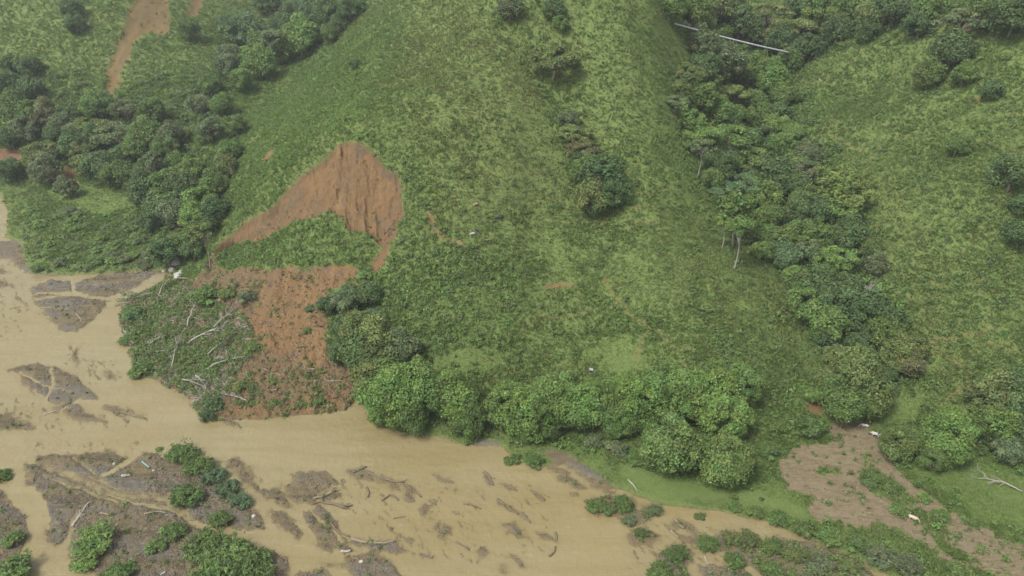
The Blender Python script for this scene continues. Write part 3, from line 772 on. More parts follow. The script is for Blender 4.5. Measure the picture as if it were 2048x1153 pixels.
# ---------------------------------------------------------------- placing
HUES = {'bright': (.125, .20, .052), 'mid': (.105, .165, .045), 'dark': (.082, .132, .046), 'olive': (.122, .158, .05), 'grey': (.118, .156, .07), 'yellow': (.135, .188, .05), 'pale': (.128, .195, .058),
        'brown': (.135, .14, .06), 'blue': (.096, .15, .064)}
def put(kind, u, v, w, hue, label, cat, group=None, variant=None, name=None, jit=.1, stretch=1.0):
    """a copy of a prototype whose crown, w photo pixels wide, is seen at photo pixel (u, v)"""
    ps = PROTO[kind]
    crown, trunk, D, hc = ps[rng.integers(len(ps)) if variant is None else variant]
    uu, vv = u, v
    if 'bush' in kind: stretch *= .62
    for _ in range(5):
        x, y, z = (float(q[0]) for q in cast(uu, vv))
        dep = y * CP - (z - CAM_H) * SP
        s = w * dep / FPX / D
        pu, pv, _d = project(x, y, z + hc * s * stretch)
        uu += (u - pu); vv += (v - pv)
    x, y, z = (float(q[0]) for q in cast(uu, vv))
    o = bpy.data.objects.new(name or kind, None); COL.objects.link(o)
    o.empty_display_size = .3
    o.location = (x, y, z - .1); o.rotation_euler = (0, 0, rng.uniform(0, 6.28)); o.scale = (s, s, s * stretch)
    tag(o, label, cat, group)
    h = np.array(HUES[hue]) * (1 + rng.normal() * jit * .7) * (1 + rng.normal(size=3) * np.array([jit, jit * .3, jit]) * .3)
    if 'bush' in kind and u > 340: h = h * .86
    a = link('crown' if 'bush' not in kind else 'foliage', crown, M_LEAF, o); a.color = (*np.clip(h, .01, .6), 1)
    if trunk is not None:
        link('trunk' if 'bush' not in kind else 'stems', trunk, M_PALE if kind in ('slender_tree', 'bare_tree') else M_BARK, o)
    return o
ORD = ['', 'first', 'second', 'third', 'fourth', 'fifth', 'sixth', 'seventh', 'eighth', 'ninth', 'tenth', 'eleventh', 'twelfth', 'thirteenth', 'fourteenth', 'fifteenth', 'sixteenth', 'seventeenth', 'eighteenth', 'nineteenth', 'twentieth']
LOOK = {'riverside_tree': 'rounded', 'broadleaf_tree': 'broadleaf', 'spreading_tree': 'spreading', 'slender_tree': 'slender', 'bamboo_clump': 'feathery', 'round_bush': 'rounded', 'willow_bush': 'wispy', 'bare_tree': 'bare'}
HUEW = {'bright': 'bright green', 'mid': 'mid green', 'dark': 'dark green', 'olive': 'olive green', 'grey': 'grey green', 'yellow': 'yellow green', 'pale': 'pale green', 'brown': 'brownish', 'blue': 'blue green'}
def grove(where, counted, key, rows, group, cat='tree'):
    """rows (kind, hue, u, v, w): labels count along the grove among trees of the same look"""
    rows = sorted(rows, key=key)
    tot = {}
    for r in rows: tot[r[0], r[1]] = tot.get((r[0], r[1]), 0) + 1
    seen = {}
    for kind, hue, u, v, w in rows:
        seen[kind, hue] = i = seen.get((kind, hue), 0) + 1
        word = 'bamboo clump' if kind == 'bamboo_clump' else cat
        if tot[kind, hue] == 1: lab = f'the only {HUEW[hue]} {LOOK[kind]} {word} {where}'
        else: lab = f'{ORD[i]} {HUEW[hue]} {LOOK[kind]} {word} {where}, {counted}'
        put(kind, u, v, w, hue, lab, 'bamboo' if kind == 'bamboo_clump' else cat, group)

# ---------------------------------------------------------------- trees
A_, B_, S_, D_, BB, BR = 'riverside_tree', 'broadleaf_tree', 'spreading_tree', 'slender_tree', 'bamboo_clump', 'bare_tree'
EAST = lambda r: r[2]
UP = lambda r: -r[3]
DOWN = lambda r: r[3]
grove('in the riverbank row', 'counted from the landslide', EAST, [
    (A_, 'bright', 790, 800, 118), (A_, 'bright', 850, 782, 110), (A_, 'bright', 912, 795, 112), (A_, 'mid', 930, 838, 72), (A_, 'mid', 820, 835, 70), (A_, 'bright', 1018, 800, 100), (A_, 'bright', 1062, 822, 104), (A_, 'bright', 1108, 795, 106),
    (A_, 'bright', 1158, 818, 100), (A_, 'bright', 1200, 795, 100), (A_, 'bright', 1245, 785, 96), (A_, 'bright', 1290, 800, 108), (A_, 'mid', 1325, 765, 90), (A_, 'bright', 1370, 790, 104), (A_, 'bright', 1422, 800, 112), (A_, 'bright', 1455, 832, 108),
    (A_, 'mid', 1490, 772, 84), (A_, 'mid', 1405, 768, 84), (A_, 'mid', 1090, 850, 60), (A_, 'mid', 1240, 842, 70), (A_, 'mid', 1300, 845, 60), (A_, 'mid', 1050, 858, 50)], 'trees of the riverbank row')
put(A_, 1335, 897, 122, 'pale', 'rounded pale green tree standing alone on the meadow below the riverbank row, nearer the river', 'tree', 'meadow trees')
put(A_, 1452, 928, 112, 'pale', 'rounded pale green tree on the meadow edge beside the trampled mud', 'tree', 'meadow trees')
grove('beside the lower landslide', 'counted from the river up', UP, [
    (B_, 'grey', 690, 602, 62), (B_, 'dark', 738, 588, 56), (B_, 'olive', 712, 655, 78), (B_, 'olive', 758, 680, 92), (B_, 'dark', 718, 705, 92), (B_, 'grey', 798, 692, 80), (B_, 'olive', 742, 748, 86), (B_, 'dark', 690, 660, 60), (B_, 'mid', 775, 752, 84), (B_, 'blue', 745, 640, 56),
    (B_, 'dark', 765, 720, 66), (B_, 'dark', 680, 700, 56), (B_, 'mid', 735, 780, 60), (B_, 'dark', 660, 612, 46)], 'trees beside the lower landslide')
grove('in the shallow draw on the face', 'counting upward', UP, [
    (S_, 'olive', 1108, 108, 104), (S_, 'olive', 1148, 262, 72), (S_, 'brown', 1165, 292, 72), (B_, 'dark', 1205, 345, 96), (B_, 'olive', 1182, 392, 84), (B_, 'dark', 1222, 385, 70), (B_, 'grey', 1140, 240, 42), (B_, 'dark', 1195, 405, 60),
    (B_, 'mid', 1170, 340, 56), (B_, 'dark', 1160, 310, 46)], 'trees of the shallow draw')
grove('near the top of the hill face', 'counted from the pipe', lambda r: -r[2], [(B_, 'grey', 1020, 15, 52), (B_, 'dark', 1108, 18, 44), (B_, 'mid', 1120, 45, 36), (B_, 'dark', 710, 128, 22)], 'lone trees on the hill face')
put('round_bush', 1120, 660, 26, 'yellow', 'bright yellow green rounded bush alone on the lower grassy face', 'bush')
grove('in the wood above the pipe', 'counting from its left end', EAST, [
    (B_, 'mid', 1345, 12, 60), (B_, 'mid', 1385, 22, 72), (B_, 'olive', 1430, 18, 78), (B_, 'dark', 1480, 45, 80), (S_, 'olive', 1540, 22, 92), (S_, 'olive', 1590, 50, 104), (B_, 'dark', 1565, 85, 64), (B_, 'mid', 1650, 22, 92), (B_, 'mid', 1702, 25, 84),
    (B_, 'olive', 1745, 30, 76), (B_, 'dark', 1790, 18, 78), (B_, 'dark', 1622, 92, 60), (S_, 'grey', 1930, 35, 104), (B_, 'dark', 2032, 28, 90), (B_, 'mid', 1980, 15, 72), (B_, 'dark', 1842, 50, 60), (B_, 'mid', 1870, 15, 66), (S_, 'grey', 1530, 68, 58), (B_, 'dark', 1680, 58, 64), (B_, 'blue', 1615, 62, 50), (B_, 'dark', 1735, 60, 50),
    (B_, 'mid', 1465, 8, 60), (B_, 'dark', 1600, 8, 60), (B_, 'mid', 1410, 52, 44), (B_, 'bright', 1450, 62, 36), (B_, 'dark', 1505, 75, 44)], 'trees of the wood above the pipe')
grove('in the upper ravine', 'counting from the pipe down', DOWN, [
    (B_, 'grey', 1403, 90, 68), (B_, 'grey', 1448, 126, 88), (B_, 'dark', 1410, 130, 64), (B_, 'olive', 1378, 152, 64), (S_, 'olive', 1462, 182, 84), (B_, 'mid', 1402, 192, 66), (S_, 'grey', 1352, 200, 56), (B_, 'bright', 1505, 135, 64), (B_, 'bright', 1545, 158, 72), (B_, 'mid', 1580, 118, 56),
    (B_, 'mid', 1505, 205, 66), (B_, 'bright', 1440, 225, 58), (B_, 'mid', 1525, 232, 62), (B_, 'bright', 1420, 165, 46), (B_, 'blue', 1600, 106, 46), (B_, 'dark', 1395, 150, 44), (B_, 'mid', 1565, 190, 60), (B_, 'dark', 1480, 150, 50), (B_, 'olive', 1360, 178, 44), (B_, 'bright', 1480, 225, 40), (B_, 'dark', 1560, 225, 50)], 'trees of the upper ravine')
grove('in the middle ravine', 'counting from the bamboo up', UP, [
    (S_, 'mid', 1405, 268, 96), (S_, 'mid', 1462, 270, 110), (S_, 'mid', 1505, 312, 96), (B_, 'dark', 1542, 340, 78), (B_, 'dark', 1440, 330, 70), (S_, 'blue', 1482, 362, 90), (B_, 'mid', 1530, 390, 76), (B_, 'mid', 1585, 332, 62), (B_, 'dark', 1595, 370, 62), (B_, 'grey', 1620, 345, 64),
    (B_, 'bright', 1382, 240, 56), (B_, 'mid', 1560, 290, 62), (B_, 'grey', 1612, 308, 54), (S_, 'blue', 1440, 300, 70), (B_, 'dark', 1525, 275, 60), (B_, 'bright', 1555, 255, 52), (S_, 'dark', 1500, 345, 66), (B_, 'dark', 1560, 370, 60), (B_, 'mid', 1425, 355, 50), (S_, 'blue', 1450, 385, 66),
    (D_, 'grey', 1402, 290, 44), (B_, 'bright', 1585, 265, 44), (B_, 'mid', 1600, 400, 52)], 'trees of the middle ravine')
grove('in the ravine', 'counting from left to right', EAST, [(BB, 'yellow', 1668, 352, 82), (BB, 'yellow', 1705, 388, 92), (BB, 'yellow', 1640, 385, 64), (BB, 'yellow', 1722, 358, 62), (BB, 'bright', 1690, 420, 70), (BB, 'bright', 1650, 458, 58)], 'bamboo in the ravine', 'bamboo')
grove('in the lower ravine', 'counting from the bamboo down', DOWN, [
    (D_, 'mid', 1482, 398, 66), (D_, 'mid', 1462, 410, 56), (D_, 'mid', 1480, 452, 60), (D_, 'bright', 1450, 440, 40), (B_, 'mid', 1540, 428, 56), (B_, 'dark', 1605, 425, 70), (B_, 'dark', 1640, 428, 66), (B_, 'mid', 1602, 470, 78), (B_, 'dark', 1700, 470, 76), (S_, 'pale', 1690, 510, 78), (B_, 'mid', 1562, 478, 66),
    (B_, 'mid', 1525, 468, 56), (B_, 'olive', 1742, 495, 52), (B_, 'blue', 1572, 515, 60), (B_, 'grey', 1612, 500, 60), (B_, 'bright', 1660, 520, 56), (B_, 'grey', 1752, 528, 46), (B_, 'mid', 1635, 488, 52), (B_, 'dark', 1545, 500, 50), (B_, 'bright', 1590, 548, 44), (B_, 'bright', 1520, 500, 44), (B_, 'dark', 1665, 478, 50), (B_, 'bright', 1620, 450, 44)], 'trees of the lower ravine')
grove('at the ravine foot', 'counting from the cattle up', UP, [
    (B_, 'dark', 1640, 572, 92), (B_, 'mid', 1608, 602, 74), (B_, 'dark', 1668, 612, 92), (B_, 'dark', 1702, 578, 72), (B_, 'mid', 1652, 650, 88), (BR, 'grey', 1748, 575, 72), (B_, 'dark', 1748, 628, 96), (B_, 'mid', 1762, 662, 82), (B_, 'dark', 1702, 650, 64), (B_, 'blue', 1655, 670, 60), (B_, 'mid', 1790, 640, 56),
    (S_, 'olive', 1702, 722, 112), (A_, 'olive', 1712, 765, 126), (A_, 'mid', 1690, 802, 104), (A_, 'mid', 1735, 800, 92), (B_, 'olive', 1800, 705, 72), (B_, 'olive', 1832, 692, 56), (B_, 'olive', 1782, 725, 60), (B_, 'mid', 1610, 575, 50), (B_, 'bright', 1740, 650, 48), (B_, 'dark', 1720, 690, 60), (B_, 'brown', 1820, 730, 56), (B_, 'dark', 1765, 750, 50),
    (B_, 'bright', 1625, 790, 34), (B_, 'dark', 1640, 620, 60)], 'trees at the foot of the ravine')
grove('on the flat behind the cattle', 'counted from the cattle', EAST, [(A_, 'pale', 1808, 882, 82), (A_, 'bright', 1890, 885, 104), (A_, 'bright', 1905, 845, 70), (A_, 'mid', 1868, 918, 60)], 'trees behind the cattle')
grove('in the right hand thicket', 'counted from the cattle', EAST, [
    (B_, 'olive', 1985, 790, 92), (B_, 'dark', 2032, 785, 92), (B_, 'mid', 2000, 848, 90), (B_, 'dark', 2042, 850, 84), (B_, 'olive', 1960, 830, 60), (B_, 'grey', 2015, 900, 62), (B_, 'dark', 2050, 815, 70), (B_, 'dark', 1985, 870, 50)], 'trees of the dark thicket')
grove('up on the right hand hill', 'counting upward', UP, [(B_, 'dark', 2028, 345, 84), (B_, 'dark', 2044, 468, 72), (B_, 'dark', 1905, 100, 90), (B_, 'mid', 1860, 150, 60), (B_, 'mid', 1930, 150, 50), (B_, 'dark', 1985, 180, 46), (B_, 'mid', 1915, 290, 52), (B_, 'dark', 2044, 410, 50)], 'lone trees on the right hand hill')
grove('near the creek mouth', 'counting upward from the mouth', UP, [
    (B_, 'dark', 290, 380, 80), (B_, 'mid', 332, 372, 80), (B_, 'dark', 372, 372, 72), (B_, 'dark', 322, 412, 78), (B_, 'grey', 352, 432, 70), (B_, 'bright', 402, 402, 78), (B_, 'bright', 392, 440, 64), (D_, 'olive', 402, 462, 56), (B_, 'mid', 372, 485, 60), (B_, 'dark', 332, 505, 70), (S_, 'olive', 362, 468, 54),
    (B_, 'mid', 425, 372, 60), (B_, 'olive', 455, 335, 56), (B_, 'dark', 430, 415, 54), (B_, 'dark', 300, 440, 50), (B_, 'grey', 345, 405, 52), (B_, 'dark', 420, 450, 44), (B_, 'dark', 385, 500, 48), (B_, 'mid', 460, 300, 50), (B_, 'mid', 385, 340, 60), (B_, 'mid', 350, 330, 56), (D_, 'grey', 302, 318, 42), (B_, 'grey', 318, 345, 56), (B_, 'mid', 268, 350, 54)], 'trees near the creek mouth')
grove('along the foot of the far hill', 'counted from the river', EAST, [
    (B_, 'dark', 18, 168, 66), (B_, 'dark', 60, 178, 58), (B_, 'mid', 30, 205, 62), (B_, 'mid', 25, 240, 66), (B_, 'mid', 68, 222, 60), (B_, 'brown', 92, 230, 58), (B_, 'grey', 45, 256, 60), (B_, 'grey', 118, 250, 56), (S_, 'olive', 168, 250, 82), (B_, 'dark', 132, 232, 52), (B_, 'dark', 148, 290, 66), (S_, 'olive', 82, 300, 88), (B_, 'olive', 160, 305, 56),
    (B_, 'grey', 90, 342, 60), (B_, 'dark', 14, 340, 50), (S_, 'olive', 182, 318, 76), (B_, 'dark', 208, 338, 74), (S_, 'grey', 228, 262, 92), (B_, 'mid', 240, 350, 62), (B_, 'grey', 132, 376, 44), (S_, 'grey', 250, 210, 66), (B_, 'mid', 300, 220, 60), (B_, 'mid', 290, 270, 64), (B_, 'grey', 345, 270, 60), (B_, 'dark', 20, 272, 54), (B_, 'mid', 190, 215, 56), (B_, 'dark', 60, 130, 50), (B_, 'mid', 20, 128, 48),
    (B_, 'dark', 110, 265, 50), (B_, 'dark', 185, 280, 56), (B_, 'dark', 240, 310, 50), (B_, 'mid', 330, 300, 56), (B_, 'mid', 5, 215, 50), (B_, 'dark', 165, 330, 44), (B_, 'mid', 270, 300, 50)], 'trees along the far hill foot')
grove('up the side creek', 'counted from the hilltop down', DOWN, [
    (B_, 'dark', 142, 18, 42), (B_, 'dark', 150, 48, 40), (B_, 'dark', 533, 8, 50), (B_, 'dark', 462, 58, 62), (B_, 'blue', 492, 62, 70), (B_, 'mid', 520, 85, 56), (B_, 'blue', 450, 45, 40), (D_, 'grey', 540, 72, 46), (B_, 'mid', 562, 102, 58), (B_, 'bright', 600, 76, 78), (B_, 'dark', 640, 50, 56), (B_, 'blue', 622, 14, 62), (B_, 'dark', 655, 20, 62),
    (B_, 'dark', 702, 16, 52), (B_, 'dark', 572, 48, 52), (B_, 'bright', 520, 128, 64), (B_, 'bright', 480, 158, 52), (B_, 'grey', 452, 130, 56), (B_, 'grey', 462, 108, 52), (B_, 'dark', 585, 20, 44), (B_, 'mid', 372, 56, 44), (B_, 'mid', 420, 170, 50), (B_, 'mid', 440, 210, 52), (B_, 'bright', 490, 110, 44), 
    (B_, 'mid', 470, 250, 50), (B_, 'grey', 400, 210, 52), (B_, 'grey', 420, 260, 54), (B_, 'mid', 660, 70, 44), (B_, 'dark', 680, 45, 40), (B_, 'bright', 560, 75, 36)], 'trees up the side creek')

# ---------------------------------------------------------------- bushes
RB, WB = 'round_bush', 'willow_bush'
for kind, hue, u, v, w, lab in [
    (WB, 'mid', 362, 905, 66, 'wispy green bush at the upstream tip of the large gravel bar'), (WB, 'mid', 395, 930, 62, 'low green bush along the upper edge of the large gravel bar, next to its tip'),
    (WB, 'blue', 425, 948, 52, 'bush halfway along the upper edge of the large gravel bar'), (WB, 'blue', 452, 975, 52, 'blue green bush along the lower half of the gravel bar edge'), (WB, 'blue', 480, 1000, 46, 'bush nearest the downstream point of the large gravel bar'),
    (RB, 'mid', 318, 898, 18, 'tiny green bush left of the wispy bush on the gravel bar tip'), (WB, 'mid', 372, 988, 66, 'blue green bush alone amid the driftwood of the large gravel bar'), (RB, 'blue', 355, 978, 30, 'small bush touching the lone bush amid the driftwood'),
    (WB, 'mid', 440, 1036, 50, 'low grassy bush on the lower driftwood of the large gravel bar'), (WB, 'bright', 190, 1075, 82, 'tall narrow green bush on the left of the large gravel bar'), (WB, 'bright', 170, 1110, 70, 'green bush leaning on the tall narrow bush, lower on the gravel bar'),
    (RB, 'mid', 310, 1090, 44, 'small green bush below the driftwood belt, between the two big bush masses'), (RB, 'mid', 345, 1060, 54, 'green bush just above the big bush mass on the gravel bar'), (WB, 'mid', 410, 1085, 84, 'broad green bush at the head of the big bush mass'),
    (WB, 'bright', 455, 1105, 92, 'broad bright bush in the middle of the big bush mass'), (WB, 'bright', 430, 1140, 96, 'broad bright bush lowest in the big bush mass'), (WB, 'mid', 500, 1125, 84, 'broad green bush at the downstream end of the big bush mass'), (WB, 'mid', 515, 1150, 70, 'green bush at the frame edge below the big bush mass'),
    (RB, 'mid', 240, 1142, 66, 'low bush at the frame edge under the tall narrow bush'), (WB, 'bright', 20, 1138, 86, 'bright green bush on the small bar at the lower left corner'), (RB, 'mid', 0, 950, 48, 'green bush on the left bank where the river turns away'), (RB, 'mid', 25, 1075, 48, 'low green bush on the small left bar beside the water'),
    (RB, 'dark', 425, 805, 46, 'dark leafy bush at the waterline below the landslide tangle'), (RB, 'dark', 412, 828, 36, 'dark bush half in the water at the landslide toe'), (RB, 'mid', 282, 738, 56, 'leafy bush at the river edge of the landslide tangle, lower side'), (RB, 'mid', 252, 680, 36, 'leafy bush at the river edge of the landslide tangle, upper side'),
    (RB, 'grey', 492, 590, 46, 'grey green rounded bush left of the red soil on the landslide'), (RB, 'bright', 408, 590, 66, 'large bright green bush standing upright on the landslide tangle'), (RB, 'yellow', 455, 585, 40, 'yellow green bush between the two big landslide bushes'), (RB, 'pale', 730, 548, 32, 'pale dry bush at the right edge of the landslide bench'),
    (RB, 'yellow', 505, 690, 34, 'yellow green bush on the left rim of the red soil'), (RB, 'yellow', 545, 760, 24, 'small yellow green bush above the landslide toe'), (RB, 'mid', 640, 800, 22, 'small green bush low on the landslide toe by the gravel'), (RB, 'yellow', 480, 770, 30, 'yellow green sapling among the fallen trees at the toe'),
    (RB, 'dark', 268, 625, 50, 'dark brownish bush at the creek end of the landslide tangle'), (RB, 'grey', 620, 615, 26, 'small grey green bush on the red soil of the landslide'), (RB, 'mid', 615, 660, 24, 'small green bush in the middle of the red soil'),
    (WB, 'mid', 1025, 918, 36, 'wispy bush with its foot in the water below the riverbank row, upstream one'), (WB, 'mid', 1068, 920, 44, 'taller wispy bush with its foot in the water below the riverbank row'), (RB, 'bright', 935, 880, 26, 'small bright bush by the grey gravel patch on the bank'),
    (WB, 'mid', 1192, 1010, 44, 'bush at the upstream end of the drowned scrub'), (WB, 'mid', 1215, 1018, 38, 'second bush into the drowned scrub from upstream'), (WB, 'mid', 1245, 1004, 52, 'broad bush on the largest islet of the drowned scrub'), (WB, 'grey', 1310, 1018, 40, 'thin bush in the shallows right of the broad islet bush'), (WB, 'grey', 1258, 1040, 36, 'thin bush at the lower end of the islet'),
    (WB, 'olive', 1282, 1065, 36, 'thin bush beside the driftwood snag in the drowned scrub'), (WB, 'olive', 1400, 1032, 28, 'little bush standing alone in the shallows under the meadow'), (WB, 'mid', 1352, 1108, 58, 'rounded willow on the dark driftwood bar'), (RB, 'mid', 1320, 1140, 60, 'low bush at the frame edge on the dark driftwood bar'),
    (WB, 'mid', 1418, 1085, 52, 'first willow of the long drowned belt, counted from upstream'), (WB, 'olive', 1462, 1075, 46, 'second willow of the long drowned belt, counted from upstream'), (WB, 'olive', 1500, 1080, 58, 'third willow of the long drowned belt, counted from upstream'), (WB, 'mid', 1470, 1120, 52, 'willow below the third one of the drowned belt'),
    (WB, 'mid', 1545, 1090, 52, 'fourth willow of the long drowned belt, counted from upstream'), (WB, 'olive', 1590, 1105, 58, 'fifth willow of the long drowned belt, counted from upstream'), (WB, 'grey', 1640, 1125, 64, 'grey green willow of the drowned belt near the frame edge'), (WB, 'mid', 1545, 1140, 60, 'willow at the frame edge below the fourth and fifth'),
    (RB, 'mid', 1470, 1012, 36, 'first bush of the meadow hedge along the flood edge, counted from upstream'), (RB, 'mid', 1510, 1022, 46, 'second bush of the meadow hedge along the flood edge, counted from upstream'), (RB, 'mid', 1560, 1036, 54, 'third bush of the meadow hedge along the flood edge, counted from upstream'),
    (RB, 'mid', 1610, 1055, 60, 'fourth bush of the meadow hedge along the flood edge, counted from upstream'), (RB, 'mid', 1660, 1070, 62, 'fifth bush of the meadow hedge along the flood edge, counted from upstream'), (RB, 'mid', 1715, 1085, 62, 'sixth bush of the meadow hedge along the flood edge, counted from upstream'),
    (WB, 'grey', 1760, 1110, 66, 'grey green bush at the end of the meadow hedge'), (WB, 'grey', 1815, 1128, 76, 'grey green willow between the hedge and the mud track'), (RB, 'yellow', 1920, 1142, 66, 'yellow green bush at the frame edge beside the mud track'), (WB, 'olive', 1700, 1140, 60, 'olive willow at the frame edge below the hedge'),
    (RB, 'mid', 1618, 845, 84, 'large rounded bush between the ravine foot and the trampled mud'), (WB, 'mid', 1740, 955, 50, 'grey green bush standing in the trampled mud'), (WB, 'mid', 1782, 968, 46, 'bush right of the grey green one in the trampled mud'), (RB, 'bright', 1850, 995, 38, 'small bright bush beside the mud track, upper one'),
    (RB, 'mid', 1885, 1028, 42, 'green bush on the mud track below the small bright one'), (RB, 'mid', 1800, 1018, 46, 'green bush just above the pale cow'), (RB, 'mid', 1535, 900, 56, 'leafy bush at the right end of the riverbank row'), (RB, 'bright', 1560, 850, 50, 'bright leafy bush between the riverbank row and the large rounded bush'),
    (RB, 'grey', 1190, 880, 52, 'grey green bush under the riverbank row, left one'), (RB, 'grey', 1235, 895, 58, 'grey green bush under the riverbank row, beside the meadow tree'), (RB, 'mid', 1270, 915, 50, 'green bush between the riverbank row and the lone meadow tree')]:
    put(kind, u, v, w * (.92 if u > 1180 else 1.05), hue, lab, 'bush', 'bushes by the river')
R2 = np.random.default_rng(77)
rows = []
for i in range(46):                                          # the grey green thicket on the left bank flat
    u, v = R2.uniform(25, 330), R2.uniform(418, 535)
    if u < 40 + (v - 418) * .15: u += 40
    rows.append((RB if R2.random() < .7 else WB, ['grey', 'pale', 'pale', 'bright'][R2.integers(4)], u, v, R2.uniform(22, 38)))
grove('in the flat thicket across the creek', 'counted from the river', EAST, rows, 'bushes of the left bank thicket', 'bush')
print('trees', time.time() - T0, len(bpy.data.objects))

# ---------------------------------------------------------------- ground cover that nobody could count
def in_view(u, v, m=90):
    return (u > -m) & (u < 2048 + m) & (v > -m) & (v < 1153 + m)
def scatter(n, R):
    r, c = R.uniform(0, NR - 1.01, n), R.uniform(0, NC - 1.01, n)
    y = Y0 * np.exp(r * GR); x = y * (-TM + c * dT)
    z = gsample(Z, x, y)
    u, v, d = project(x, y, z)
    k = in_view(u, v)
    return x[k], y[k], z[k], u[k], v[k], d[k]
def blob(u, v, cu, cv, ru, rv):
    return np.exp(-((u - cu) / ru) ** 2 - ((v - cv) / rv) ** 2)
# where the scrub is thick (vegetation zones, as carried to the ground)
LUSH = [(ground(p), k) for p, k in [
    ([(800, 440), (900, 470), (1060, 560), (1010, 700), (900, 760), (760, 760), (740, 560), (770, 500)], .9),        # scrub right of the slide
    ([(430, 520), (470, 490), (600, 440), (650, 425), (695, 462), (745, 490), (735, 540), (560, 535), (440, 545)], 1.0),   # slid block
    ([(440, 480), (500, 400), (700, 280), (640, 200), (540, 280), (460, 380)], .8), ([(690, 285), (740, 295), (800, 345), (815, 430), (870, 430), (860, 350), (760, 280), (700, 260)], .7),
    ([(1340, -10), (1400, 130), (1340, 230), (1400, 340), (1460, 480), (1580, 580), (1620, 700), (1640, 780), (1800, 780), (1830, 680), (1760, 520), (1740, 400), (1640, 250), (1620, 120), (1850, 80), (2048, 60), (2100, -30), (1700, -60)], 1.0),
    ([(1330, -20), (1420, -20), (1400, 130), (1350, 230), (1400, 340), (1480, 520), (1560, 640), (1480, 600), (1400, 460), (1320, 300), (1300, 150)], .5), ([(740, 0), (600, 160), (480, 330), (430, 460), (470, 460), (540, 350), (680, 220), (820, 80)], .55),
    ([(1220, 560), (1290, 640), (1300, 720), (1240, 700), (1200, 600)], .6), ([(1130, 230), (1180, 300), (1260, 370), (1240, 430), (1150, 420), (1110, 280), (1060, 90), (1110, 60)], .8),
    ([(-40, 180), (60, 120), (250, 180), (430, 120), (480, 20), (560, -30), (720, -30), (660, 60), (540, 180), (460, 350), (430, 480), (330, 520), (240, 350), (180, 320), (-40, 330)], .95),
    ([(1380, 680), (1500, 640), (1620, 740), (1640, 830), (1560, 880), (1520, 780), (1400, 740)], .7), ([(1950, 760), (2080, 740), (2080, 940), (1960, 900)], .9),
    ([(1800, 200), (2080, 200), (2080, 700), (1900, 650), (1800, 420)], .55), ([(1640, 130), (1900, 100), (2080, 120), (2080, 220), (1780, 330), (1680, 280)], .5),
    ([(30, 425), (180, 410), (330, 470), (325, 535), (200, 545), (80, 545), (45, 480)], .45), ([(780, 850), (960, 870), (1100, 890), (1250, 930), (1200, 880), (950, 830)], .45)]]
lush = np.zeros(GX.shape)
for p, k in LUSH:
    lush = np.maximum(lush, k * sstep(-4, 4, sdf(p, GX + 4 * wx, GY + 4 * wy)))
# meadows: short grass, no scrub
MEADOW = [ground(p) for p in ([(840, 740), (960, 690), (1020, 720), (930, 750)], [(1170, 690), (1260, 660), (1300, 720), (1280, 750), (1180, 730)], [(1250, 930), (1400, 960), (1560, 960), (1620, 1040), (1450, 1010), (1290, 985)],
                                   [(80, 372), (150, 368), (290, 410), (200, 430), (100, 400)], [(1800, 930), (1950, 930), (2100, 960), (2100, 1080), (1980, 1050)], [(1750, 780), (1850, 800), (1840, 850), (1760, 850)])]
mead = np.maximum.reduce([warped(p, 3, 1) for p in MEADOW])
mead = sstep(-2.5, 2.5, mead)
def grass_hue(x, y, u, v, R):
    n = len(x)
    a, b = fbm(x / 22, y / 22, 4), fbm(x / 5 + 40, y / 5, 3)
    straw = np.clip(.22 + .1 * b + .4 * a + .55 * blob(u, v, 1000, 330, 230, 200) + .3 * blob(u, v, 930, 120, 200, 120) + .3 * blob(u, v, 1480, 560, 150, 140) + .3 * blob(u, v, 1850, 480, 250, 250)
                    - .5 * blob(u, v, 600, 260, 200, 160) - .5 * blob(u, v, 100, 60, 260, 100) - .6 * gsample(mead, x, y) - .3 * gsample(lush, x, y), 0, 1)[:, None]
    fresh = np.clip(.35 + .5 * blob(u, v, 560, 260, 260, 180) + .7 * blob(u, v, 80, 50, 300, 110) + .6 * gsample(mead, x, y) + .3 * a - .3 * b, 0, 1)[:, None]
    g = np.array([.1, .16, .043]) * (1 - fresh) + np.array([.122, .19, .048]) * fresh
    c = g * (1 - straw) + np.array([.148, .168, .058]) * straw
    dry = (R.random((n, 1)) < .02 + .04 * straw)
    c = np.where(dry, np.array([.17, .155, .07]), c)
    return c * (1 + R.normal(size=(n, 1)) * .1) * (1 + R.normal(size=(n, 3)) * .03)
